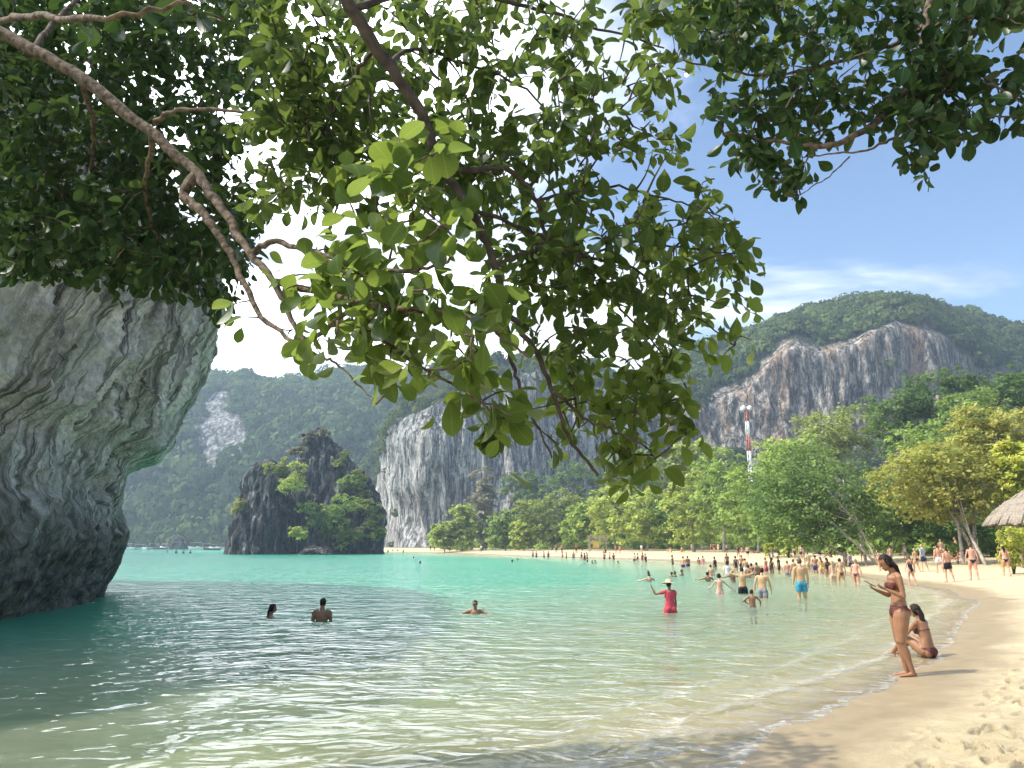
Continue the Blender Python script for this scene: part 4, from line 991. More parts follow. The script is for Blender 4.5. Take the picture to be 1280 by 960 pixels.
nA = hanging_tree('mottled limb slanting down before the left cliff with dense dark and broad translucent leaves',
    [((-5.0, -2.6, ground_z(-5, -2.6) - 0.1), 0.26), ((-5.4, -1.2, 2.6), 0.2), ((-5.6, 1.6, 5.0), 0.15), ((-5.0, 3.9, 5.9), 0.1)],
    [([(-70, 0, 4.9), (0, 40, 4.9), (100, 95, 4.8), (190, 165, 4.7), (245, 215, 4.6), (282, 268, 4.4), (312, 318, 4.2), (345, 352, 4.0), (372, 415, 3.9), (398, 452, 3.8)], 0.056, 0.009),
     ([(248, 216, 4.6), (226, 245, 4.55), (262, 272, 4.4), (290, 322, 4.3), (325, 398, 4.1), (385, 442, 3.9)], 0.038, 0.008),
     ([(195, 155, 4.7), (215, 136, 4.6), (300, 138, 4.4), (372, 152, 4.2)], 0.018, 0.006),
     ([(312, 318, 4.2), (345, 300, 4.1), (420, 325, 3.7), (500, 342, 3.4), (560, 328, 3.2)], 0.020, 0.006),
     ([(345, 352, 4.0), (420, 372, 3.7), (500, 385, 3.4), (590, 395, 3.2), (660, 445, 3.1)], 0.020, 0.005),
     ([(380, 432, 3.9), (450, 375, 3.7), (530, 378, 3.5), (600, 440, 3.3)], 0.014, 0.004),
     ([(392, 446, 3.8), (420, 452, 3.6), (470, 505, 3.4)], 0.008, 0.003),
     ([(440, 400, 3.6), (520, 455, 3.4), (600, 500, 3.2), (640, 520, 3.1)], 0.009, 0.003),
     ([(100, 95, 4.8), (120, 160, 5.5), (110, 240, 6.2), (60, 320, 6.6)], 0.022, 0.008),
     ([(190, 165, 4.7), (180, 240, 5.6), (200, 320, 6.2)], 0.02, 0.008),
     ([(40, 62, 4.9), (90, 0, 5.4), (200, -30, 6.0)], 0.024, 0.01),
     ([(-20, 30, 4.9), (40, 20, 2.9), (110, 25, 2.1), (240, 5, 2.0)], 0.02, 0.005)],
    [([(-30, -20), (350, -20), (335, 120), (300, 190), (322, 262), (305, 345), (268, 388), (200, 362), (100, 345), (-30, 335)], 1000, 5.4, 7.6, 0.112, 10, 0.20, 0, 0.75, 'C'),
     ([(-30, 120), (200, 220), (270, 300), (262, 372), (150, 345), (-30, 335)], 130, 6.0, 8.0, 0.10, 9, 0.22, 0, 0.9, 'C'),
     ([(335, 310), (400, 250), (470, 150), (545, 140), (580, 250), (565, 330), (660, 400), (650, 520), (600, 500), (500, 470), (440, 440), (350, 420)], 48, 3.0, 4.0, 0.130, 5, 0.30, 1, 0.35, 'A'),
     ([(380, 320), (560, 250), (640, 380), (640, 500), (560, 480), (420, 430)], 44, 3.0, 4.0, 0.112, 6, 0.28, 1, 0.4, 'A'),
     ([(330, 310), (440, 300), (520, 420), (470, 460), (390, 440)], 26, 3.2, 4.0, 0.105, 6, 0.24, 1, 0.5, 'A'),
     ([(460, 470), (520, 440), (650, 460), (645, 535), (600, 520), (500, 500)], 9, 3.0, 3.6, 0.14, 4, 0.14, 1, 0.9, 'A'),
     ([(60, -10), (150, -10), (155, 45), (70, 50)], 3, 3.4, 3.8, 0.16, 3, 0.12, 0, 1.0, 'C'),
     ([(205, -10), (300, -10), (320, 40), (230, 30)], 4, 3.4, 3.8, 0.16, 3, 0.12, 0, 1.0, 'C'),
     ([(270, 380), (340, 370), (400, 440), (350, 440)], 5, 3.9, 4.2, 0.13, 3, 0.12, 1, 1.0, 'A')],
    m_limb, 301)
nB = hanging_tree('dark branch drooping through the middle with a wide curtain of small leaves',
    [((-2.6, -3.2, ground_z(-2.6, -3.2) - 0.1), 0.24), ((-2.4, -2.2, 2.8), 0.17), ((-1.9, 0.4, 5.2), 0.11), ((-1.2, 2.8, 5.6), 0.07)],
    [([(418, -25, 3.26), (470, 60, 3.43), (528, 138, 3.61), (548, 205, 3.70), (590, 262, 3.78), (617, 322, 3.87), (630, 382, 3.87), (664, 430, 3.96), (690, 482, 3.96), (706, 542, 4.05), (748, 594, 4.05)], 0.036, 0.007),
     ([(550, 212, 3.70), (590, 214, 3.78), (635, 207, 3.87), (672, 250, 3.96), (680, 293, 4.05), (722, 320, 4.14), (792, 302, 4.22)], 0.019, 0.006),
     ([(592, 262, 3.78), (650, 282, 4.05), (690, 305, 4.22), (745, 355, 4.40), (800, 410, 4.49), (845, 458, 4.58)], 0.013, 0.004),
     ([(617, 330, 3.87), (668, 312, 3.96), (684, 300, 4.05)], 0.011, 0.006),
     ([(634, 392, 3.87), (640, 460, 3.78), (664, 520, 3.78), (690, 572, 3.87)], 0.012, 0.004),
     ([(692, 490, 3.96), (740, 530, 4.05), (770, 538, 4.05), (812, 562, 4.14)], 0.010, 0.004),
     ([(722, 320, 4.14), (790, 330, 4.31), (850, 380, 4.40), (918, 432, 4.49)], 0.010, 0.004),
     ([(792, 302, 4.22), (860, 310, 4.40), (930, 320, 4.49)], 0.008, 0.004),
     ([(485, 80, 3.52), (510, 60, 3.70), (560, 70, 4.05), (660, 110, 4.40), (720, 180, 4.58)], 0.014, 0.005),
     ([(470, 60, 3.43), (430, 110, 3.87), (400, 170, 4.22)], 0.012, 0.005),
     ([(440, 10, 3.34), (560, -20, 3.87), (700, 20, 4.58), (830, 60, 4.93)], 0.02, 0.006),
     ([(672, 250, 3.96), (760, 230, 4.31), (840, 250, 4.58), (900, 270, 4.66)], 0.010, 0.004)],
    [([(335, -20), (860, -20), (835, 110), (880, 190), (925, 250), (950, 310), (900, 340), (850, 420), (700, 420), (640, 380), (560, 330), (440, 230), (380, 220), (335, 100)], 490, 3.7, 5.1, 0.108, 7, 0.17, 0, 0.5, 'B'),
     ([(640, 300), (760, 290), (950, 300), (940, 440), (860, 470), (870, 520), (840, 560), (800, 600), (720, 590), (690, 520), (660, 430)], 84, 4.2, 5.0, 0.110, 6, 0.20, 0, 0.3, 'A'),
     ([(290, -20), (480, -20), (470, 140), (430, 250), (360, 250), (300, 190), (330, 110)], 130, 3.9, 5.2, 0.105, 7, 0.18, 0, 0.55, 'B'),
     ([(300, 130), (440, 140), (480, 300), (410, 310), (320, 270)], 46, 3.9, 5.0, 0.100, 7, 0.18, 0, 0.5, 'B'),
     ([(600, 330), (700, 320), (760, 400), (720, 470), (640, 440)], 26, 4.1, 5.0, 0.100, 7, 0.18, 0, 0.5, 'B'),
     ([(690, 470), (840, 440), (870, 510), (860, 555), (800, 602), (720, 592)], 64, 4.2, 4.9, 0.11, 6, 0.19, 0, 0.4, 'A'),
     ([(860, 300), (930, 300), (952, 330), (945, 350), (890, 400)], 10, 4.9, 5.3, 0.11, 6, 0.15, 0, 1.0, 'B'),
     ([(590, 540), (640, 430), (700, 560), (690, 585)], 10, 4.3, 4.6, 0.11, 4, 0.14, 0, 1.0, 'B')],
    m_limb_d, 302)
nC_ = hanging_tree('pale spotted branch at the upper right with dark leaves against blue sky',
    [((4.9, -3.0, ground_z(4.9, -3.0) - 0.1), 0.22), ((4.7, -2.0, 2.6), 0.17), ((4.2, 1.0, 5.4), 0.12), ((3.5, 3.6, 6.3), 0.075)],
    [([(1168, -25, 5.2), (1160, 40, 5.2), (1150, 92, 5.2), (1118, 128, 5.2), (1090, 160, 5.1), (1030, 186, 5.0), (972, 178, 5.0), (905, 168, 5.0)], 0.058, 0.006),
     ([(1150, 95, 5.2), (1142, 108, 5.2), (1172, 116, 5.2), (1166, 136, 5.1), (1130, 165, 5.1), (1085, 190, 5.0), (1012, 194, 4.9)], 0.024, 0.005),
     ([(1062, 196, 5.0), (1035, 222, 4.9), (990, 250, 4.9)], 0.006, 0.003),
     ([(1158, 30, 5.2), (1120, 55, 5.3), (1060, 75, 5.4), (960, 98, 5.5), (830, 70, 5.6)], 0.022, 0.006),
     ([(1172, 118, 5.2), (1200, 90, 5.1), (1250, 110, 5.0), (1300, 140, 5.0)], 0.014, 0.005),
     ([(1165, 136, 5.1), (1200, 150, 5.0), (1260, 145, 4.9), (1300, 150, 4.9)], 0.010, 0.004),
     ([(1150, 150, 5.1), (1152, 190, 5.0), (1160, 240, 5.0)], 0.006, 0.003),
     ([(1160, 40, 5.2), (1200, 10, 5.0), (1280, 30, 4.8)], 0.014, 0.005)],
    [([(830, -20), (1110, -20), (1290, -20), (1290, 20), (1240, 50), (1170, 130), (1110, 165), (1040, 160), (1000, 220), (950, 225), (900, 190), (870, 120)], 290, 4.8, 6.0, 0.128, 7, 0.18, 0, 0.55, 'C'),
     ([(1180, -20), (1290, -20), (1290, 20), (1200, 40)], 22, 4.6, 5.4, 0.118, 7, 0.17, 0, 0.8, 'C'),
     ([(1130, 60), (1290, 70), (1290, 130), (1250, 150), (1180, 175), (1120, 160)], 80, 4.8, 5.4, 0.125, 7, 0.17, 0, 0.7, 'C'),
     ([(1120, 150), (1190, 160), (1240, 150), (1165, 200), (1150, 235)], 12, 4.8, 5.1, 0.11, 6, 0.13, 0, 1.0, 'C'),
     ([(940, 180), (1010, 190), (1000, 235), (950, 225)], 14, 4.8, 5.1, 0.11, 6, 0.14, 0, 1.0, 'C'),
     ([(1265, 140), (1290, 140), (1290, 185), (1270, 180)], 3, 4.8, 5.0, 0.11, 4, 0.1, 0, 1.0, 'C'),
     ([(840, -20), (1000, -20), (1000, 40), (960, 120), (860, 100)], 70, 5.5, 6.2, 0.10, 8, 0.20, 0, 0.6, 'A')],
    m_limb, 303)
print('leaves', nA, nB, nC_)
# ------------------------------------------------------------------ people
def skin(name, col):
    m, N, L = new_mat(name)
    b = N('ShaderNodeBsdfPrincipled'); b.inputs['Roughness'].default_value = 0.48; b.inputs['Specular IOR Level'].default_value = 0.35
    tc = N('ShaderNodeTexCoord'); n = N('ShaderNodeTexNoise'); n.inputs['Scale'].default_value = 9; n.inputs['Detail'].default_value = 5; L(tc.outputs['Object'], n.inputs['Vector'])
    r = N('ShaderNodeValToRGB'); e = r.color_ramp.elements; e[0].position = 0.3; e[1].position = 0.7
    e[0].color = (col[0] * 0.86, col[1] * 0.82, col[2] * 0.8, 1); e[1].color = (min(col[0] * 1.1, 1), col[1] * 1.08, col[2] * 1.06, 1)
    L(n.outputs[0], r.inputs[0]); L(r.outputs[0], b.inputs['Base Color'])
    o = N('ShaderNodeOutputMaterial'); L(b.outputs[0], o.inputs['Surface']); return m
SKIN = {'tan': skin('tan_skin', (0.30, 0.155, 0.085)), 'fair': skin('fair_skin', (0.60, 0.38, 0.26)), 'pink': skin('sunburnt_skin', (0.58, 0.30, 0.20)), 'brown': skin('brown_skin', (0.22, 0.115, 0.065)), 'gold': skin('golden_skin', (0.52, 0.33, 0.18))}
CLOTH = {k: plain(k + '_cloth', c, 0.8, 0.2, 0.2, 40, 0.3) for k, c in dict(black=(0.018, 0.018, 0.02), maroon=(0.12, 0.04, 0.035), red=(0.50, 0.06, 0.09), blue=(0.05, 0.28, 0.42), white=(0.78, 0.77, 0.74), navy=(0.03, 0.05, 0.11), grey=(0.25, 0.25, 0.27), pink=(0.62, 0.22, 0.27), yellow=(0.65, 0.45, 0.10), bluegrey=(0.28, 0.34, 0.42), straw=(0.62, 0.50, 0.30), orange=(0.6, 0.16, 0.06), teal=(0.06, 0.25, 0.24)).items()}
HAIR = {'dark': plain('dark_hair', (0.020, 0.013, 0.009), 0.65, 0.18, 0.3, 60, 0.4), 'brown': plain('brown_hair', (0.075, 0.042, 0.024), 0.5, 0.4, 0.3, 60, 0.4), 'blond': plain('blond_hair', (0.32, 0.22, 0.11), 0.5, 0.4, 0.3, 60, 0.4)}
m_eye = plain('eye', (0.03, 0.02, 0.015), 0.15, 0.6, 0.05)
m_lip = plain('lip', (0.36, 0.13, 0.11), 0.4, 0.4, 0.05)
m_phone = plain('phone_glass', (0.012, 0.012, 0.014), 0.12, 0.6, 0.05)

def nv(v): v = np.asarray(v, float); return v / (np.linalg.norm(v) + 1e-9)
def remesh(mb, voxel, smooth=4, dec=None):
    me = bpy.data.meshes.new('tmp'); me.from_pydata(np.concatenate(mb.v).tolist(), [], mb.f); me.update()
    ob = bpy.data.objects.new('tmp', me); C.objects.link(ob)
    r = ob.modifiers.new('r', 'REMESH'); r.mode = 'VOXEL'; r.voxel_size = voxel; r.use_smooth_shade = True
    s = ob.modifiers.new('s', 'SMOOTH'); s.iterations = smooth; s.factor = 0.5
    if dec:
        d = ob.modifiers.new('d', 'DECIMATE'); d.ratio = dec
    dg = bpy.context.evaluated_depsgraph_get(); dg.update()
    out = bpy.data.meshes.new_from_object(ob.evaluated_get(dg))
    bpy.data.objects.remove(ob); bpy.data.meshes.remove(me)
    return out
def hand(mb, w, d, side, R, style='relaxed', spread=1.0):
    """w wrist, d hand direction, R palm normal; five unequal bent fingers and a thumb leaving the side of the palm"""
    d = nv(d); nrm = nv(np.asarray(R, float) - d * (np.asarray(R, float) @ d)); s = np.cross(d, nrm) * side
    mb.loft([w - d * 0.01, w + d * 0.035, w + d * 0.085], [0.024, 0.036, 0.038], [0.018, 0.015, 0.012], right=s, seg=10)
    curl = {'relaxed': 0.45, 'grip': 1.15, 'flat': 0.1}[style]
    for k, (o, ln) in enumerate([(0.030, 0.068), (0.010, 0.078), (-0.010, 0.072), (-0.030, 0.056)]):
        a = w + d * 0.083 + s * o; b = a + nv(d + s * o * 2.5 * spread + nrm * curl * 0.5) * ln * 0.5; c = b + nv(d + nrm * curl * 1.8 + s * o * spread) * ln * 0.5
        mb.loft([a - d * 0.012, a, b, c], [0.0098, 0.0098, 0.0088, 0.0072], seg=7)
    a = w + d * 0.028 + s * 0.030; b = a + nv(d * 0.7 + s * 0.7 + nrm * 0.35) * 0.036; c = b + nv(d * 1.0 + s * 0.15 + nrm * (0.2 + curl * 0.4)) * 0.032
    mb.loft([a - s * 0.012, a, b, c], [0.012, 0.0125, 0.011, 0.008], seg=7)
def body(P, voxel=0.013, smooth=3, dec=None):
    """P: pose directions in a frame facing +Y. returns mesh + measures for cutting clothes"""
    f = P.get('female', False); k = P.get('scale', 1.0)
    X = np.array([1.0, 0, 0]); up = np.array([0, 0, 1.0])
    pel = np.zeros(3); s1 = nv(P.get('spine', (0, 0.02, 1))); s2 = nv(P.get('chest', (0, 0.02, 1)))
    tw = P.get('twist', 0.0); Xc = np.array([math.cos(tw), math.sin(tw), 0])
    fw = nv(np.cross(s1, X) * -1); fw = nv(np.cross(up, X)) if abs(fw[1]) < 0.2 and abs(fw[2]) < 0.2 else nv(np.cross(s1, X))
    fc = nv(np.cross(s2, Xc))
    waist = pel + s1 * 0.22; neck = waist + s2 * 0.29
    mb = MB(); bones = {}
    hw = P.get('hips', 0.158 if f else 0.148); ww = 0.118 if f else 0.137; rw = 0.134 if f else 0.160; sw = 0.145 if f else 0.170
    pts = [pel - s1 * 0.085, pel - s1 * 0.02, pel + s1 * 0.05, pel + s1 * 0.13, waist, waist + s2 * 0.09, waist + s2 * 0.18, waist + s2 * 0.25, neck]
    mb.loft(pts, np.array([0.10, hw, hw * 0.98, (hw + ww) / 2, ww, (ww + rw) / 2 * 1.02, rw, sw, sw * 0.72]), np.array([0.085, 0.112, 0.106, 0.096, 0.088, 0.098, 0.108 if not f else 0.098, 0.095, 0.06]), right=X, seg=20)
    bones['spine'] = (pts[0], waist); bones['chest'] = (waist, neck)
    for sd in (-1, 1):
        mb.ball(pel + X * sd * 0.075 - fw * 0.062 - s1 * 0.035, (0.082, 0.072, 0.088) if f else (0.075, 0.062, 0.08))
        if f: mb.ball(waist + s2 * 0.135 + Xc * sd * 0.070 + fc * 0.085, (0.058, 0.052, 0.055))
        else: mb.ball(waist + s2 * 0.165 + Xc * sd * 0.075 + fc * 0.062, (0.075, 0.045, 0.055))
    hu = nv(P.get('head', (0, 0.12, 1))); hf = nv(np.asarray(P.get('face', (0, 1, 0)), float)); hf = nv(hf - hu * (hf @ hu)); hr = np.cross(hf, hu)
    nk = neck + hu * 0.10
    mb.loft([neck - s2 * 0.03, neck + hu * 0.03, nk], [0.064, 0.050, 0.050] if f else [0.075, 0.058, 0.056], right=Xc, seg=12)
    hc = nk + hu * 0.085 + hf * 0.022
    Rh = np.stack([hr, hf, hu], 1)
    mb.ball(hc + hu * 0.018, (0.074, 0.094, 0.098), 16, 12, Rh)
    mb.loft([hc - hu * 0.015 + hf * 0.035, hc - hu * 0.065 + hf * 0.042, hc - hu * 0.098 + hf * 0.052], [0.060, 0.050, 0.024], [0.050, 0.042, 0.024], right=hr, seg=12)
    mb.loft([hc + hu * 0.012 + hf * 0.088, hc - hu * 0.018 + hf * 0.104, hc - hu * 0.032 + hf * 0.106], [0.008, 0.011, 0.014], [0.012, 0.014, 0.010], right=hr, seg=8)
    mb.ball(hc + hu * 0.030 + hf * 0.083, (0.045, 0.012, 0.010), 10, 6, Rh)
    mb.ball(hc - hu * 0.056 + hf * 0.092, (0.022, 0.009, 0.010), 8, 6, Rh)
    for sd in (-1, 1): mb.ball(hc + hr * sd * 0.076 - hf * 0.008 - hu * 0.008, (0.009, 0.018, 0.030), 8, 6, Rh)
    bones['neck'] = (neck, nk); bones['head'] = (hc - hu * 0.05, hc + hu * 0.05)
    for sd, nm_ in ((-1, 'l'), (1, 'r')):
        A = P['arm_' + nm_]; sh = neck - s2 * 0.035 + Xc * sd * ((0.165 if f else 0.192)) + np.asarray(P.get('shrug_' + nm_, (0, 0, 0)), float)
        el = sh + nv(A[0]) * 0.285; wr_ = el + nv(A[1]) * 0.245
        m_ = 0.86 if f else 1.05
        mb.loft([neck - s2 * 0.02 + Xc * sd * 0.05, (neck + sh) / 2 + s2 * 0.012, sh], [0.050, 0.052 * m_, 0.050 * m_], seg=10)
        mb.loft([sh - nv(A[0]) * 0.01, sh + nv(A[0]) * 0.07, sh + nv(A[0]) * 0.18, el], np.array([0.050, 0.050, 0.043, 0.037]) * m_, seg=10)
        mb.loft([el, el + nv(A[1]) * 0.07, el + nv(A[1]) * 0.17, wr_], np.array([0.037, 0.041, 0.032, 0.025]) * m_, seg=10)
        hd = A[2] if len(A) > 2 else A[1]
        hand(mb, wr_, hd, -sd if len(A) < 4 or A[3] is None else A[3], A[4] if len(A) > 4 else np.array([-sd, 0, 0.0]), A[5] if len(A) > 5 else 'relaxed')
        bones['upper_' + nm_] = (sh, el); bones['fore_' + nm_] = (el, wr_); bones['hand_' + nm_] = (wr_, wr_ + nv(hd) * 0.16)
        G = P['leg_' + nm_]; hp = pel + X * sd * 0.088 - s1 * 0.03
        kn = hp + nv(G[0]) * 0.415; an = kn + nv(G[1]) * 0.41
        t_ = (1.08 if f else 1.0) * P.get('curvy', 1.0)
        d0, d1 = nv(G[0]), nv(G[1]); bk = nv(np.cross(X, d1)); bk = bk if bk @ fw < 0 else -bk
        mb.loft([hp - d0 * 0.02, hp + d0 * 0.06, hp + d0 * 0.18, hp + d0 * 0.32, kn], np.array([0.085, 0.092, 0.082, 0.064, 0.054]) * t_, seg=14)
        mb.loft([kn - d1 * 0.01, kn + d1 * 0.06 + bk * 0.008, kn + d1 * 0.14 + bk * 0.014, kn + d1 * 0.28 + bk * 0.004, an], np.array([0.054, 0.054, 0.057, 0.041, 0.036]), seg=12)
        ft = nv(G[2] if len(G) > 2 else (sd * 0.12, 1, 0))
        sole = nv(d1 - ft * (d1 @ ft))
        mb.loft([an - ft * 0.045 + sole * 0.038, an + ft * 0.02 + sole * 0.035, an + ft * 0.10 + sole * 0.047, an + ft * 0.165 + sole * 0.052], [0.030, 0.036, 0.043, 0.036], [0.030, 0.034, 0.021, 0.012], right=np.cross(ft, sole), seg=10)
        mb.loft([an, an + sole * 0.03], [0.036, 0.036], seg=10)
        for q in range(5):
            o_ = np.cross(ft, sole) * (-0.030 + 0.015 * q) * (1)
            mb.loft([an + ft * 0.16 + sole * 0.055 + o_, an + ft * (0.195 - 0.006 * abs(q - (1 if sd < 0 else 3))) + sole * 0.056 + o_], [0.0095, 0.008], seg=6)
        bones['thigh_' + nm_] = (hp, kn); bones['shin_' + nm_] = (kn, an); bones['foot_' + nm_] = (an, an + ft * 0.18)
    for i in range(len(mb.v)): mb.v[i] = mb.v[i] * k
    me = remesh(mb, voxel, smooth, dec)
    info = dict(bones={a: (b[0] * k, b[1] * k) for a, b in bones.items()}, k=k, pel=pel, s1=s1, X=X, fw=fw, waist=waist * k, neck=neck * k, s2=s2, Xc=Xc, fc=fc, hc=hc * k, hu=hu, hf=hf, hr=hr)
    return me, info
def mesh_arrays(me):
    n = len(me.vertices); co = np.empty(n * 3, np.float32); me.vertices.foreach_get('co', co)
    no = np.empty(n * 3, np.float32); me.vertices.foreach_get('normal', no)
    return co.reshape(-1, 3).astype(float), no.reshape(-1, 3).astype(float), [tuple(p.vertices) for p in me.polygons]
def classify(co, bones):
    names = list(bones); best = np.full(len(co), 1e9); idx = np.zeros(len(co), int); T = np.zeros(len(co))
    rad_ = dict(spine=0.10, chest=0.11, head=0.08, neck=0.05, thigh=0.075, shin=0.045, upper=0.043, fore=0.034, hand=0.03, foot=0.035)
    for i, b in enumerate(names):
        a, e = bones[b]; d = e - a; t = (co - a) @ d / (d @ d); tc = np.clip(t, 0, 1)
        dist = np.linalg.norm(co - a - tc[:, None] * d, axis=1) - rad_[b.split('_')[0]]
        m = dist < best; best[m] = dist[m]; idx[m] = i; T[m] = t[m]
    return np.array(names)[idx], T
def shell(me, mask, off, name, fine=None):
    co, no, fc = mesh_arrays(me); keep = [q for q in fc if all(mask[i] for i in q)]
    used = sorted({i for q in keep for i in q})
    if not used: return None
    rm = {v: i for i, v in enumerate(used)}
    V = co[used] + no[used] * (off if np.isscalar(off) else off[used][:, None])
    m2 = bpy.data.meshes.new(name); m2.from_pydata(V.tolist(), [], [tuple(rm[i] for i in q) for q in keep]); m2.update()
    m2.polygons.foreach_set('use_smooth', np.ones(len(m2.polygons), bool)); return m2
def clothes(me, I, kind, off=0.006):
    co, no, _ = mesh_arrays(me); B, T = classify(co, I['bones']); k = I['k']
    p = (co - I['pel']) / k; a, x, y = p @ I['s1'], p @ I['X'], p @ I['fw']
    q = (co - I['waist']) / k; h, cx, cy = q @ I['s2'], q @ I['Xc'], q @ I['fc']
    tor = np.isin(B, ['spine', 'chest']); th = np.array([b.startswith('thigh') for b in B]); arm = np.array([b.startswith('upper') for b in B])
    low = (tor | th) & (a < 0.30) & (a > -0.2) & (np.abs(x) < 0.25)
    brief = low & (a < 0.055 - 0.02 * (y > 0)) & (a > -0.12 + np.clip(np.abs(x) - 0.03, 0, 1) * 1.25 - 0.02 * (y < 0))
    if kind == 'brief': m = brief
    elif kind == 'tie': m = low & (a < 0.075) & (a > 0.035 - 0.0 * np.abs(x))
    elif kind == 'band': m = tor & (h > 0.075) & (h < 0.185 - 0.055 * (cy < 0)) & ~((cy < 0) & (h < 0.105))
    elif kind == 'swimsuit': m = brief | (tor & (a > -0.02) & (h < 0.16) & ~arm) | (tor & (h >= 0.16) & (h < 0.27) & (np.abs(np.abs(cx) - 0.085) < 0.028))
    elif kind == 'shorts':
        m = (low & (a < 0.09) & (a > -0.2) & tor) | (th & (T < 0.62) & (a < 0.09)); off = np.where(th, 0.012 + 0.022 * np.clip(T, 0, 1), 0.010)
    elif kind == 'shirt':
        m = (tor & (a > -0.06) & (h < 0.30)) | (arm & (T < 0.62)); off = np.where(arm, 0.014 + 0.012 * T, 0.016)
    elif kind == 'dress':
        m = (tor & (h < 0.27)) | (arm & (T < 0.5)) | (th & (T < 0.60)); off = np.where(th, 0.02 + 0.02 * T, 0.014)
    return shell(me, m, off, kind)
def hair_mesh(me, I, long=0.0, style='short'):
    co, no, fc = mesh_arrays(me); B, T = classify(co, I['bones']); k = I['k']
    p = (co - I['hc']) / k; u, fo, rt = p @ I['hu'], p @ I['hf'], p @ I['hr']
    head = np.isin(B, ['head', 'neck']) & (np.linalg.norm(p, axis=1) < 0.16)
    m = head & ((u > 0.072) | ((fo < 0.035 - 0.0 * u) & (u > (-0.065 if style == 'short' else -0.09)) & (fo < 0.048 + 0.4 * (u - 0.05))))
    m &= ~((np.abs(rt) > 0.068) & (np.abs(fo + 0.005) < 0.025) & (np.abs(u + 0.01) < 0.034) & (style == 'short'))
    sh = shell(me, m, ((0.009 if style == 'short' else 0.011) + 0.006 * noise(co * np.array([70.0, 70.0, 25.0]), 5)) * k, 'hair')
    if style == 'short' or sh is None: return sh
    V = np.array([v.co[:] for v in sh.vertices]); Fq = [tuple(q.vertices) for q in sh.polygons]
    mb = MB(); mb.add(V, Fq); hc, hu, hf, hr = I['hc'], I['hu'], I['hf'], I['hr']
    if style == 'bun':
        mb.ball(hc + (-hf * 0.085 + hu * 0.075) * k, 0.042 * k)
    else:
        st = hc + (-hf * 0.055 - hu * 0.005) * k; n2 = I['neck'] + (-I['fc'] * 0.062 + I['s2'] * 0.015) * k; e = I['neck'] + (-I['fc'] * 0.098 - I['s2'] * long) * k
        for o_, wd in ((0, 0.055), (-0.03, 0.035), (0.03, 0.035)):
            ox = I['Xc'] * o_ * k
            mb.loft([st + I['hr'] * o_ * k, (st + n2) / 2 - hf * 0.02 * k + ox, n2 + ox, (n2 + e) / 2 + ox * 0.9, e + ox * 0.3], np.array([0.055, wd, wd, wd * 0.8, 0.012]) * k, np.array([0.035, 0.03, 0.022, 0.018, 0.008]) * k, right=I['Xc'], seg=10)
    m2 = bpy.data.meshes.new('hair'); m2.from_pydata(np.concatenate(mb.v).tolist(), [], mb.f); m2.update()
    m2.polygons.foreach_set('use_smooth', np.ones(len(m2.polygons), bool)); return m2
def hat_mesh(I):
    k = I['k']; c = I['hc'] + I['hu'] * 0.065 * k; mb = MB()
    R = np.stack([I['hr'], I['hf'], I['hu']], 1)
    a = np.linspace(0, 2 * np.pi, 28, endpoint=False); prof = [(0.205, -0.022), (0.20, -0.012), (0.10, 0.0), (0.094, 0.05), (0.075, 0.092), (0.03, 0.098)]
    V = np.concatenate([np.stack([r_ * np.cos(a), r_ * np.sin(a), z_ + 0.012 * np.sin(2 * a + 0.6) * (r_ > 0.15)], -1) for r_, z_ in prof] + [[[0, 0, 0.098]]])
    n = 28; Fq = [(j * n + i, j * n + (i + 1) % n, (j + 1) * n + (i + 1) % n, (j + 1) * n + i) for j in range(5) for i in range(n)] + [(5 * n + i, 5 * n + (i + 1) % n, 6 * n) for i in range(n)]
    mb.add((V * k) @ R.T + c, Fq)
    m2 = bpy.data.meshes.new('hat'); m2.from_pydata(np.concatenate(mb.v).tolist(), [], mb.f); m2.update()
    m2.polygons.foreach_set('use_smooth', np.ones(len(m2.polygons), bool)); return m2

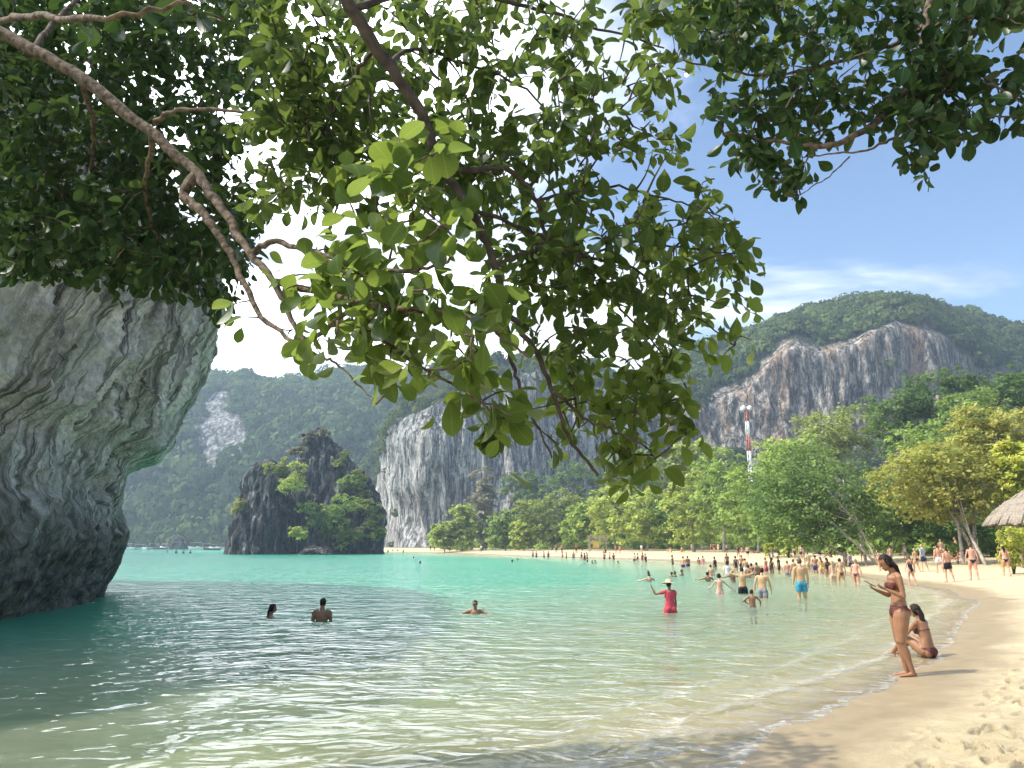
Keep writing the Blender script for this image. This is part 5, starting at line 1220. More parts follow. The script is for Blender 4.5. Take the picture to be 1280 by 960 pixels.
DN = (0.04, 0.03, -1)
def armdn(sd, out=0.14, fwd=0.02): return ((sd * out, fwd, -1), (sd * out * 0.5, fwd + 0.16, -1))
LEGS = dict(leg_l=((-0.03, 0.03, -1), (0.0, -0.05, -1)), leg_r=((0.03, 0.03, -1), (0.0, -0.05, -1)))
WALK = dict(leg_l=((-0.02, 0.36, -1), (0.0, -0.02, -1)), leg_r=((0.02, -0.10, -1), (0.0, -0.62, -1), (0.1, 0.8, -0.55)))
WALK2 = dict(leg_l=((-0.06, 0.20, -1), (-0.02, -0.10, -1)), leg_r=((0.06, -0.16, -1), (0.05, -0.30, -1), (0.1, 0.9, -0.15)))
POSES = {
 'stand': dict(**LEGS, arm_l=armdn(-1), arm_r=armdn(1)),
 'stand_w': dict(female=True, **LEGS, arm_l=armdn(-1, 0.10), arm_r=((0.25, 0.1, -1), (-0.5, 0.5, -0.3))),
 'walk': dict(**WALK2, arm_l=((-0.30, -0.20, -1), (-0.1, 0.2, -1)), arm_r=((0.26, 0.24, -1), (0.05, 0.45, -1)), spine=(0, 0.05, 1)),
 'walk_w': dict(female=True, **WALK2, arm_l=((-0.28, 0.1, -1), (-0.1, 0.3, -1)), arm_r=((0.28, -0.15, -1), (0.1, 0.15, -1))),
 'stride_w': dict(female=True, **WALK, arm_l=((-0.35, 0.0, -1), (-0.2, 0.3, -1)), arm_r=((0.30, -0.1, -1), (0.1, 0.2, -1)), spine=(0, 0.12, 1), chest=(0, 0.12, 1)),
 'hands_head': dict(**LEGS, arm_l=((-1, 0.25, 0.35), (0.75, 0.05, 0.75), (1, 0, 0.1)), arm_r=((1, 0.25, 0.35), (-0.75, 0.05, 0.75), (-1, 0, 0.1))),
 'raise': dict(female=True, **LEGS, arm_l=((-0.85, 0.35, -0.25), (-0.35, 0.35, 0.95), (-0.2, 0.3, 1)), arm_r=armdn(1, 0.08)),
 'akimbo': dict(**LEGS, arm_l=((-0.95, -0.05, -0.65), (0.75, 0.35, -0.35)), arm_r=((0.8, 0.2, -0.75), (0.2, 0.7, -0.7)), scale=0.8),
 'reach': dict(female=True, **LEGS, arm_l=((-0.5, 0.5, -0.8), (-0.2, 0.9, -0.2)), arm_r=((0.9, 0.1, -0.8), (0.85, 0.3, -0.6))),
 'sit': dict(female=True, spine=(0, 0.10, 1), chest=(0, 0.35, 1), leg_l=((-0.10, 1, 0.55), (-0.02, 0.77, -0.63), (0, 1, 0)), leg_r=((0.10, 1, 0.55), (0.02, 0.77, -0.63), (0, 1, 0)), arm_l=((-0.1, 0.8, -0.6), (0.1, 0.8, 0.0)), arm_r=((0.1, 0.8, -0.6), (-0.1, 0.8, 0.0))),
 'lie': dict(spine=(0, -1, 0.06), chest=(0, -1, 0.35), head=(0, -0.8, 0.7), face=(0, 0.6, 0.8), leg_l=((-0.06, 1, 0.05), (0, 1, -0.05), (-0.1, 0.3, 1)), leg_r=((0.06, 1, 0.45), (0, 0.9, -0.7), (0.1, 1, -0.3)), arm_l=((-0.6, -0.5, -0.35), (-0.3, 0.8, -0.1)), arm_r=((0.6, -0.5, -0.35), (0.3, 0.8, -0.1))),
 'swim': dict(**LEGS, spine=(0, 0.25, 1), arm_l=((-0.9, 0.5, -0.35), (-0.4, 1, 0.0)), arm_r=((0.9, 0.5, -0.35), (0.4, 1, 0.0))),
 'float': dict(spine=(0, 1, 0.02), chest=(0, 1, 0.0), head=(0, 1, -0.1), face=(0, -0.1, -1), leg_l=((-0.1, -1, -0.05), (-0.05, -1, 0.05), (0, -0.9, -0.5)), leg_r=((0.1, -1, 0.0), (0.05, -1, -0.1), (0, -0.9, -0.5)), arm_l=((-0.8, 0.8, -0.1), (-0.2, 1, -0.1)), arm_r=((0.8, 0.8, -0.1), (0.2, 1, -0.1))),
}
ARCH = {}
def archetype(pose):
    if pose in ARCH: return ARCH[pose]
    me, I = body(POSES[pose], 0.0135, 3, 0.42)
    me.polygons.foreach_set('use_smooth', np.ones(len(me.polygons), bool))
    zmin = min(v.co.z for v in me.vertices); zmax = max(v.co.z for v in me.vertices)
    ARCH[pose] = dict(me=me, I=I, zmin=zmin, h=zmax - zmin, cl={}, hair={})
    return ARCH[pose]
GP = 'people on the beach and in the water'
def person(label, pose, x, y, z, heading, height_scale=1.0, sk='fair', wear=(('shorts', 'black'),), hair=('short', 'dark'), hat=None, group=GP):
    """heading: degrees, 0 faces away from the camera (+Y), 90 faces -X"""
    A = archetype(pose)
    root = empty('person', (x, y, z), math.radians(heading)); tag(root, label, 'person', group)
    root.scale = (height_scale,) * 3
    def part(name, me, mat):
        if me is None: return
        if not me.materials: me.materials.append(mat)
        o = bpy.data.objects.new(name, me); link(o, root); o.location = (0, 0, -A['zmin'])
        o.material_slots[0].link = 'OBJECT'; o.material_slots[0].material = mat
    part('body', A['me'], SKIN[sk])
    for kind, col in wear:
        if kind not in A['cl']: A['cl'][kind] = clothes(A['me'], A['I'], kind)
        part({'brief': 'swim_briefs', 'band': 'bikini_top', 'tie': 'waist_tie'}.get(kind, kind), A['cl'][kind], CLOTH[col])
    if hair:
        if hair[0] not in A['hair']: A['hair'][hair[0]] = hair_mesh(A['me'], A['I'], 0.12, hair[0])
        part('hair', A['hair'][hair[0]], HAIR[hair[1]])
    if hat:
        if 'hat' not in A: A['hat'] = hat_mesh(A['I'])
        part('hat', A['hat'], CLOTH[hat])
    return root
def stander(label, pose, px, ytop, yfoot, heading=0, **kw):
    """on land, placed by the feet; height from the picture"""
    p = ground_hit(px, yfoot); A = archetype(pose)
    top = at(px, ytop, p[1])[2]; s = np.clip((top - p[2]) / A['h'], 0.78, 1.16)
    return person(label, pose, p[0], p[1], ground_z(p[0], p[1]) - 0.015, heading, s, **kw)
def wader(label, pose, px, ytop, ywater, heading=0, hs=1.0, sink=None, **kw):
    """in water, placed by the waterline; head height from the picture"""
    p = on_z(px, ywater); A = archetype(pose); top = at(px, ytop, p[1])[2]
    bed = ground_z(p[0], p[1]); s = np.clip((top - bed) / A['h'], 0.90, 1.08) * hs
    return person(label, pose, p[0], p[1], top - A['h'] * s, heading, s, **kw)
BB = (('brief', 'black'), ('band', 'black'))
# ---- the standing woman with the phone
def hero_standing():
    feet = ground_hit(1132, 845)
    P = dict(female=True, scale=0.985, hips=0.172, curvy=1.13, spine=(0, -0.03, 1), chest=(0, 0.10, 1), head=(0, 0.42, 1), face=(0, 1, -0.42), twist=0.06,
             leg_l=((-0.04, 0.12, -1), (0.0, -0.30, -1), (0.05, 1, 0)), leg_r=((0.03, 0.02, -1), (0.0, -0.16, -1), (0.15, 1, 0)),
             arm_l=((-0.10, -0.10, -1), (0.16, 0.95, 0.48), (0.25, 0.9, 0.40), 1, (0.4, -0.3, 0.8), 'grip'), arm_r=((0.10, 0.10, -1), (-0.40, 0.95, 0.40), (-0.35, 0.9, 0.45), -1, (-0.4, -0.3, 0.8), 'grip'))
    me, I = body(P, 0.0075, 4)
    zmin = min(v.co.z for v in me.vertices)
    root = empty('person', (feet[0], feet[1], ground_z(feet[0], feet[1]) - 0.012), math.radians(82)); tag(root, 'woman in a maroon string bikini standing at the water edge looking at a phone', 'person', GP)
    def part(name, m, mat):
        if m is None: return
        if not m.materials: m.materials.append(mat)
        m.polygons.foreach_set('use_smooth', np.ones(len(m.polygons), bool))
        o = bpy.data.objects.new(name, m); link(o, root); o.location = (0, 0, -zmin); return o
    part('body', me, SKIN['tan'])
    part('swim_briefs', clothes(me, I, 'brief', 0.005), CLOTH['maroon']); part('waist_tie', clothes(me, I, 'tie', 0.004), CLOTH['maroon'])
    part('bikini_top', clothes(me, I, 'band', 0.005), CLOTH['maroon']); part('hair', hair_mesh(me, I, 0.24, 'long'), HAIR['dark'])
    k = I['k']
    for sd in (-1, 1):
        mb = MB().ball(I['hc'] + (I['hu'] * 0.010 + I['hf'] * 0.088 + I['hr'] * sd * 0.032) * k, (0.012, 0.008, 0.007)); o = mb.obj('eye', m_eye, root); o.location = (0, 0, -zmin)
        mb = MB()
        w_ = I['pel'] + I['X'] * sd * 0.163 + I['s1'] * 0.05                     # tied bows at the hips
        mb.loft([w_, w_ + np.array([sd * 0.02, 0.03, -0.03]), w_ + np.array([sd * 0.012, 0.035, -0.085])], [0.006, 0.005, 0.003], seg=6)
        mb.loft([w_, w_ + np.array([sd * 0.02, -0.03, -0.03]), w_ + np.array([sd * 0.012, -0.03, -0.07])], [0.006, 0.005, 0.003], seg=6)
        o = mb.obj('hip_bow', CLOTH['maroon'], root); o.location = (0, 0, -zmin)
    mb = MB().ball(I['hc'] + (-I['hu'] * 0.057 + I['hf'] * 0.099) * k, (0.020, 0.006, 0.008)); o = mb.obj('mouth', m_lip, root); o.location = (0, 0, -zmin)
    # phone held in both hands
    hl = (I['bones']['hand_l'][1] + I['bones']['hand_r'][1]) / 2
    M = root.matrix_basis if False else Matrix.Translation(root.location) @ Matrix.Rotation(math.radians(82), 4, 'Z')
    pos = M @ Vector((*(hl + np.array([0, 0.005, 0.012 - zmin]))[:3],))
    R = Matrix.Rotation(math.radians(82), 3, 'Z') @ Matrix.Rotation(math.radians(28), 3, 'X')
    mb = MB(); mb.box((0, 0, 0), (0.036, 0.076, 0.004))
    ph = mb.obj('phone', m_phone, None, False); ph.location = pos; ph.rotation_euler = R.to_euler()
    mb = MB(); mb.box((0, 0, 0.0046), (0.0325, 0.071, 0.0004)); mb.obj('screen', plain('phone_screen', (0.05, 0.055, 0.06), 0.08, 0.6, 0.02), ph, False)
    tag(ph, 'dark phone held by the standing woman at the water edge', 'phone')
hero_standing()
def hero_sitting():
    p = ground_hit(1160, 821)
    P = dict(female=True, scale=0.92, hips=0.165, spine=(0, 0.02, 1), chest=(0, 0.30, 1), head=(0, 0.22, 1), face=(-0.1, 1, -0.35),
             leg_l=((-0.14, 1, 0.75), (0.0, 0.65, -0.756), (0, 1, 0)), leg_r=((0.10, 1, 0.60), (0.0, 0.75, -0.66), (0.1, 1, 0.0)),
             arm_l=((-0.22, 0.62, -0.8), (0.10, 0.85, 0.62), (0.1, 0.7, 0.8), 1, (0.5, -0.5, 0.4), 'grip'), arm_r=((0.22, 0.62, -0.8), (-0.3, 0.85, 0.5), (-0.3, 0.7, 0.7), -1, (-0.5, -0.5, 0.4), 'grip'))
    me, I = body(P, 0.008, 4)
    zmin = min(v.co.z for v in me.vertices)
    hd = 30
    root = empty('person', (p[0], p[1], ground_z(p[0], p[1]) - 0.03), math.radians(hd)); tag(root, 'dark-haired woman in a brown bikini sitting on the wet sand holding a phone', 'person', GP)
    def part(name, m, mat):
        if m is None: return
        if not m.materials: m.materials.append(mat)
        m.polygons.foreach_set('use_smooth', np.ones(len(m.polygons), bool))
        o = bpy.data.objects.new(name, m); link(o, root); o.location = (0, 0, -zmin)
    part('body', me, SKIN['tan']); part('swim_briefs', clothes(me, I, 'brief', 0.006), CLOTH['maroon']); part('bikini_top', clothes(me, I, 'band', 0.005), CLOTH['maroon'])
    part('hair', hair_mesh(me, I, 0.02, 'long'), HAIR['dark'])
    hl = (I['bones']['hand_l'][1] + I['bones']['hand_r'][1]) / 2 - np.array([0, 0, zmin])
    M = Matrix.Translation(root.location) @ Matrix.Rotation(math.radians(hd), 4, 'Z')
    mb = MB(); mb.box((0, 0, 0), (0.040, 0.082, 0.0045)); ph = mb.obj('phone', m_phone, None, False)
    ph.location = M @ Vector((hl[0], hl[1], hl[2] + 0.03)); ph.rotation_euler = (Matrix.Rotation(math.radians(hd), 3, 'Z') @ Matrix.Rotation(math.radians(55), 3, 'X')).to_euler()
    mb = MB(); mb.box((0, 0, 0.0052), (0.036, 0.076, 0.0004)); mb.obj('screen', plain('phone_screen_b', (0.05, 0.055, 0.06), 0.08, 0.6, 0.02), ph, False)
    tag(ph, 'large black phone held by the woman sitting on the wet sand', 'phone')
hero_sitting()

# ---- bathers in the water
wader('person in a red dress and straw hat raising one arm, thigh deep', 'raise', 838, 726, 766, 8, sk='brown', wear=(('dress', 'red'),), hair=('short', 'dark'), hat='straw')
wader('man in blue swim shorts standing knee deep with his back turned', 'stand', 1003, 698, 748, 0, sk='gold', wear=(('shorts', 'blue'),), hair=('short', 'brown'))
wader('man in black shorts with both hands on his head', 'hands_head', 929, 709, 742, -8, sk='gold', wear=(('shorts', 'black'),))
wader('man in dark shorts wading next to the man with hands on head', 'walk', 954, 710, 748, -30, sk='gold', wear=(('shorts', 'grey'),))
wader('child with one hand on hip, waist deep before two men', 'akimbo', 941, 737, 759, 5, hs=0.92, sk='tan', wear=(('shorts', 'black'),), hair=('bun', 'dark'))
wader('woman in a pink-tied bikini reaching sideways, waist deep', 'reach', 900, 717, 742, 0, sk='fair', wear=(('brief', 'pink'), ('band', 'pink')), hair=('bun', 'dark'))
wader('man with bare back crouched low in the water behind the straw hat', 'swim', 812, 716, 727, 20, sk='fair')
GSW = 'swimmers showing only head and shoulders'
for px, yt, yw in [(840, 715, 721.5), (845.5, 714, 721), (854, 712, 719)]:
    wader('swimmer up to the neck beyond the person in the straw hat', 'swim', px, yt, yw, 30 * (px % 3), sk='brown', group=GSW)
for lab, pose, px, yt, yw, hd, sk, wear, hr in [
    ('man in dark trunks seen from behind, waist deep near the swimmers', 'stand', 889, 706, 720, 10, 'fair', (('shorts', 'black'),), ('short', 'dark')),
    ('woman low in the water with arms out, left of the reaching woman', 'swim', 886, 715, 727, 20, 'tan', BB, ('bun', 'dark')),
    ('bather in a white shirt standing waist deep', 'stand', 909, 703, 718, 0, 'fair', (('shirt', 'white'),), ('short', 'dark')),
    ('dark-skinned bather chest deep left of the man with hands on head', 'swim', 917, 712, 728, 10, 'brown', (('shorts', 'black'),), ('short', 'dark')),
    ('woman in dark swimsuit wading beside a couple', 'stand_w', 940, 704, 719, 0, 'tan', (('swimsuit', 'black'),), ('bun', 'dark')),
    ('man wading close behind the woman in dark swimsuit', 'stand', 947, 703, 720, 30, 'tan', (('shorts', 'black'),), ('short', 'dark')),
    ('woman in a dark olive swimsuit facing a friend in the shallows', 'stand_w', 965, 697, 717, -60, 'tan', (('swimsuit', 'black'),), ('long', 'dark')),
    ('thin person in black facing the olive-swimsuit woman', 'stand', 974, 695, 714, 70, 'tan', (('shirt', 'black'), ('shorts', 'black')), ('short', 'dark')),
    ('man with pink sunburnt back walking through the shallows', 'walk', 985, 701, 718.5, 0, 'pink', (('shorts', 'grey'),), ('short', 'brown')),
    ('person in beige clothes standing at the water line', 'stand', 1011, 690, 713.5, 20, 'gold', (('shirt', 'straw'), ('shorts', 'straw')), ('short', 'brown')),
    ('slim woman in black standing shin deep left of a pair of women', 'stand_w', 1035, 697, 719, 10, 'tan', (('swimsuit', 'black'),), ('long', 'dark')),
    ('fair woman standing shin deep beside a woman in a tan bikini', 'stand_w', 1042, 701, 726, 0, 'fair', (('brief', 'straw'), ('band', 'straw')), ('long', 'blond')),
    ('woman in a tan bikini standing shin deep', 'walk_w', 1052, 698, 728, 0, 'gold', (('brief', 'maroon'), ('band', 'maroon')), ('bun', 'dark')),
    ('fair woman striding out of the shallows with a dark strap', 'stride_w', 1071, 699, 729, -35, 'pink', (('brief', 'maroon'), ('band', 'grey')), ('bun', 'blond')),
    ('man in grey shirt standing at the water line', 'stand', 1064, 690, 716, 40, 'fair', (('shirt', 'grey'), ('shorts', 'navy')), ('short', 'dark')),
    ('woman in a tan swimsuit standing behind the pair of women', 'stand_w', 1058, 687, 712, 20, 'fair', (('swimsuit', 'straw'),), ('bun', 'brown')),
    ('small dark figure standing in the shallows before the far sand', 'stand_w', 894, 696, 709, 30, 'brown', (('swimsuit', 'black'),), ('bun', 'dark')),
    ('slim man standing at the edge beyond the white-shirt bather', 'stand', 909, 692, 706, 10, 'brown', (('shorts', 'black'),), ('short', 'dark')),
    ('woman in black one-piece standing left of the thin couple', 'stand_w', 920, 695, 711, 0, 'tan', (('swimsuit', 'black'),), ('bun', 'dark')),
    ('person standing shin deep next to the woman in black one-piece', 'walk', 927, 694, 709, -40, 'tan', (('shorts', 'black'),), ('short', 'dark')),
    ('woman in a teal bikini wading beside the man with a sunburnt back', 'walk_w', 993, 699, 719, 20, 'gold', (('brief', 'teal'), ('band', 'teal')), ('bun', 'brown')),
    ('man in navy shorts standing knee deep behind the blue shorts man', 'stand', 1020, 694, 716, -20, 'tan', (('shorts', 'navy'),), ('short', 'dark')),
    ('woman in a yellow swimsuit wading near the man in navy shorts', 'stand_w', 1027, 696, 717, 10, 'fair', (('swimsuit', 'yellow'),), ('long', 'brown')),
    ('man in red shorts wading among the crowd', 'walk', 958, 697, 714, 40, 'pink', (('shorts', 'red'),), ('short', 'brown')),
    ('bather in white shorts wading left of the red shorts man', 'stand', 932, 698, 713, 0, 'gold', (('shorts', 'white'),), ('short', 'dark')),
    ('woman in a maroon bikini up to her waist beyond the hands-on-head man', 'stand_w', 936, 706, 722, -10, 'tan', (('brief', 'maroon'), ('band', 'maroon')), ('bun', 'dark')),
    ('girl standing shin deep at the far edge, left of another girl', 'stand_w', 873.5, 696.5, 704, 0, 'tan', BB, ('bun', 'dark')),
    ('girl standing shin deep at the far edge, taller of two', 'stand_w', 879, 695, 704, 10, 'fair', (('swimsuit', 'pink'),), ('bun', 'dark'))]:
    wader(lab, pose, px, yt, yw, hd, sk=sk, wear=wear, hair=hr)
# ---- the near swimmers on the left
wader('long-haired swimmer with only the head above water', 'swim', 335, 755, 771, -70, sk='brown', wear=(), hair=('long', 'dark'), group=GSW)
wader('man with bare shoulders standing neck deep beside the long-haired swimmer', 'stand', 402, 748, 776, 0, sk='brown', wear=(('shorts', 'black'),), group=GSW)
sw = wader('swimmer in sunglasses facing the beach with ripples around', 'swim', 594, 750, 767, 180, sk='tan', wear=(('shorts', 'navy'),), group=GSW)
I_ = ARCH['swim']['I']; mb = MB()
for sd in (-1, 1): mb.ball(I_['hc'] + I_['hu'] * 0.012 + I_['hf'] * 0.094 + I_['hr'] * sd * 0.034, (0.028, 0.012, 0.020))
mb.loft([I_['hc'] + I_['hu'] * 0.015 + I_['hf'] * 0.100 - I_['hr'] * 0.02, I_['hc'] + I_['hu'] * 0.015 + I_['hf'] * 0.100 + I_['hr'] * 0.02], [0.004, 0.004], seg=6)
for sd in (-1, 1): mb.loft([I_['hc'] + I_['hu'] * 0.015 + I_['hf'] * 0.085 + I_['hr'] * sd * 0.066, I_['hc'] + I_['hu'] * 0.012 - I_['hf'] * 0.02 + I_['hr'] * sd * 0.084], [0.004, 0.003], seg=5)
o = mb.obj('sunglasses', m_phone, sw); o.location = (0, 0, -ARCH['swim']['zmin'])
# ---- people on the sand
for lab, pose, px, yt, yf, hd, sk, wear, hr in [
    ('woman in a black one-piece swimsuit walking along the wet sand', 'walk_w', 1140, 694, 731, 10, 'pink', (('swimsuit', 'black'),), ('bun', 'brown')),
    ('man in black shorts with sunburnt back walking up the beach', 'walk', 1187, 684, 727.5, 12, 'pink', (('shorts', 'black'),), ('short', 'dark')),
    ('tall woman in a small black bikini with legs apart', 'walk_w', 1218, 679, 725, -14, 'pink', BB, ('bun', 'brown')),
    ('long-haired woman in black bikini bottoms striding near the bush', 'stride_w', 1259, 682, 720.5, -12, 'pink', (('brief', 'black'),), ('long', 'dark')),
    ('man in a blue-grey shirt and dark shorts walking', 'walk', 1156, 680, 714.5, 25, 'fair', (('shirt', 'bluegrey'), ('shorts', 'navy')), ('short', 'blond')),
    ('man in white shorts walking behind the man in black shorts', 'walk', 1175, 681, 716, 5, 'pink', (('shorts', 'white'),), ('short', 'dark')),
    ('woman in dark bikini standing left of the blue-grey shirt man', 'walk_w', 1146, 685, 715, 20, 'gold', BB, ('bun', 'blond')),
    ('woman in a red bikini and white sun hat on the sand', 'walk_w', 1079, 682, 702, 160, 'pink', (('brief', 'red'), ('band', 'red')), None),
    ('tanned bather bending forward behind the phone woman', 'stand_w', 1100, 692, 714, 60, 'pink', BB, ('bun', 'dark')),
    ('bather with bare back standing behind the bending one', 'stand', 1114, 687, 706, 0, 'gold', (('shorts', 'grey'),), ('short', 'brown')),
    ('person with a white cap standing farther up the beach', 'stand_w', 1132, 679, 700, 0, 'fair', (('swimsuit', 'white'),), None),
    ('person in a pink shirt standing in front of the shaded trunks', 'stand', 1024, 674, 689, 10, 'fair', (('shirt', 'pink'), ('shorts', 'pink')), ('short', 'dark')),
    ('second person in pale pink beside the pink-shirt person', 'stand_w', 1029, 676, 690, 10, 'fair', (('shirt', 'pink'), ('shorts', 'white')), ('short', 'brown')),
    ('person in white and black standing by the leaning trunks', 'stand', 1050, 675, 692, -60, 'fair', (('shirt', 'white'), ('shorts', 'black')), ('short', 'dark')),
    ('fair bather standing in front of the thin pale trunks', 'stand', 1178, 674, 700, 0, 'fair', (('shorts', 'straw'),), ('short', 'blond')),
    ('slim bather by the thin pale trunks, right of another', 'stand_w', 1197, 671, 699, 60, 'gold', (('swimsuit', 'straw'),), ('short', 'brown')),
    ('fair woman standing beside the bush at the hut', 'stand_w', 1266, 673, 703, 30, 'fair', (('swimsuit', 'straw'),), ('long', 'blond')),
    ('man in a white shirt under the far trees', 'stand', 865, 680, 690, 0, 'fair', (('shirt', 'white'), ('shorts', 'straw')), ('short', 'dark')),
    ('person in a long white shirt under the far trees', 'stand_w', 878, 679, 689.5, 30, 'fair', (('dress', 'white'),), ('short', 'dark')),
    ('man in dark shorts in a group of three under the trees', 'stand', 889.5, 679, 690.5, 40, 'pink', (('shorts', 'black'),), ('short', 'dark')),
    ('woman in black in a group of three under the trees', 'stand_w', 893, 678, 690.5, -30, 'pink', (('swimsuit', 'black'),), ('long', 'dark')),
    ('fair person at the edge of the group of three', 'stand', 898, 680.5, 690.5, -60, 'fair', (('shorts', 'straw'),), ('short', 'brown')),
    ('man in grey standing at the tree edge above the bathers', 'stand', 909, 681, 692, 0, 'tan', (('shirt', 'grey'), ('shorts', 'black')), ('short', 'dark')),
    ('woman in dark swimsuit walking on the far sand', 'walk_w', 923, 686, 696.5, 40, 'tan', (('swimsuit', 'black'),), ('long', 'dark')),
    ('fair man in black shorts standing alone on the far sand', 'stand', 935, 682, 697.5, -10, 'fair', (('shorts', 'black'),), ('short', 'brown')),
    ('dark bather standing on the sand behind the olive-swimsuit woman', 'stand', 974, 683, 697, 10, 'brown', (('shorts', 'black'),), ('short', 'dark')),
    ('woman in black and white standing amid the crowd on the sand', 'stand_w', 994, 684, 702, 0, 'fair', (('swimsuit', 'black'),), ('bun', 'brown')),
    ('man with bare back standing amid the crowd on the sand', 'stand', 1002, 681, 700, 0, 'fair', (('shorts', 'navy'),), ('short', 'blond')),
    ('woman standing amid the crowd behind the beige person', 'stand_w', 1006, 686, 704, 40, 'gold', (('brief', 'teal'), ('band', 'teal')), ('long', 'brown')),
    ('lone person standing at the far end of the sand strip', 'stand', 601.5, 681, 690.5, 0, 'tan', (('shirt', 'white'), ('shorts', 'black')), ('short', 'dark')),
    ('person in orange near the foot of the lookout platform', 'stand', 775, 684.5, 692, 0, 'pink', (('shorts', 'orange'),), ('short', 'dark')),
    ('person in red shorts beside the person in orange', 'stand', 770, 685.5, 692, 60, 'pink', (('shorts', 'red'),), ('short', 'dark')),
    ('person in white on the far sand by the forked trunks', 'stand', 802, 683, 691, 0, 'fair', (('shirt', 'white'),), ('short', 'dark'))]:
    o = stander(lab, pose, px, yt, yf, hd, sk=sk, wear=wear, hair=hr, hat='white' if hr is None else None)
for lab, pose, px, y, hd, sk, wear in [
    ('person in pink sitting on the sand by the walkers', 'sit', 1205, 700, 40, 'pink', (('swimsuit', 'pink'),)),
    ('person sitting on the sand left of the wide leaning tree', 'sit', 1039, 697, 60, 'brown', (('swimsuit', 'black'),)),
    ('sunbather lying on the sand beneath the leaning tree', 'lie', 1026, 694, 80, 'tan', (('shorts', 'black'),)),
    ('sunbather lying on the sand right of the lone fair man', 'lie', 943, 691.5, 80, 'pink', (('shorts', 'orange'),)),
    ('person sitting under the far trees above the swimmers', 'sit', 839, 690.5, 40, 'gold', (('swimsuit', 'yellow'),)),
    ('person sitting in the shade near the lone fair man', 'sit', 928, 690.5, 0, 'pink', (('swimsuit', 'pink'),)),
    ('seated person at the edge of the shade beside the group of three', 'sit', 852, 690, -40, 'pink', (('swimsuit', 'orange'),)),
    ('seated person on the far sand below the lookout platform', 'sit', 757, 691.5, 30, 'tan', (('swimsuit', 'black'),)),
    ('person sitting behind the thin pale trunks', 'sit', 1190, 699, 70, 'gold', (('swimsuit', 'teal'),)),
    ('person sitting beside the beach bag near the bush', 'sit', 1273, 702, 50, 'fair', (('swimsuit', 'black'),))]:
    q_ = ground_hit(px, y); person(lab, pose, q_[0], q_[1], ground_z(q_[0], q_[1]) - 0.02, hd, 1.0, sk=sk, wear=wear, hair=('bun', 'dark'))
# ---- tiny far figures
pr = np.random.default_rng(9)
GT = 'tiny far bathers along the water edge'
for px, y in [(666, 695.5), (670.5, 696), (680, 696.5), (685.5, 696.5), (703, 697.5), (708, 697.5), (717, 697.5), (727, 698), (731, 700), (734, 698.5), (755.5, 698.5), (762, 698.5), (767, 700), (793, 701), (797, 701.5), (803, 700), (807, 702.5), (841, 706), (854, 709), (860, 708)]:
    w_ = pr.random() < 0.5
    wader('tiny bather standing waist deep off the far sand', 'stand_w' if w_ else 'stand', px, y - 0.95 * 960 / on_z(px, y)[1], y, pr.uniform(-90, 90), sk=['tan', 'fair', 'pink', 'brown'][pr.integers(4)], wear=(('swimsuit', 'black'),) if w_ else (('shorts', 'navy'),), hair=('bun' if w_ else 'short', 'dark'), group=GT)
for px, y in [(646.5, 701), (733.5, 703.5), (741, 704), (744.5, 703.5), (773.5, 704), (524, 705), (812, 719.5), (516, 698), (639, 703)]:
    wader('far swimmer with only a dark head above the green water', 'swim', px, y - 0.30 * 960 / on_z(px, y)[1], y, pr.uniform(-90, 90), sk='brown', wear=(), group='far swimmers in the lagoon')
for px, y in [(208.5, 691), (220, 692), (229, 692), (237.5, 692), (490.5, 690), (497, 690), (504, 690.5), (485, 690.5)]:
    wader('far bather in the bright shallows of the channel', 'stand', px, y - 0.8 * 960 / on_z(px, y)[1], y, pr.uniform(-90, 90), sk='brown', group='bathers in the far channel')
for px, y in [(695.5, 691.5), (702.5, 692), (720.5, 692), (538, 688.5), (543, 688.7)]:
    q_ = ground_hit(px, y); person('tiny figure standing on the far pale sand', 'stand', q_[0], q_[1], ground_z(q_[0], q_[1]) - 0.01, pr.uniform(0, 360), 1.0, sk='tan', group='tiny figures on the far sand')

# ------------------------------------------------------------------ beach bags
m_bag = plain('dark_canvas', (0.03, 0.03, 0.035), 0.8, 0.2, 0.2, 20, 0.3)
for lab, px, y in [('dark round beach bag lying on the sand between the two bikini walkers', 1246, 694), ('dark beach bag lying on the sand by the bush', 1279, 703)]:
    q_ = ground_hit(px, y); root = empty('beach_bag', (q_[0], q_[1], ground_z(q_[0], q_[1]) - 0.02)); tag(root, lab, 'bag')
    V = MB(); V.ball((0, 0, 0.17), (0.30, 0.20, 0.19), 16, 10); V.obj('bag_body', m_bag, root)
    MB().loft(curve([(-0.16, 0, 0.32), (-0.1, 0, 0.45), (0.1, 0, 0.45), (0.16, 0, 0.32)], 9), 0.012, seg=6).obj('handle', m_bag, root)

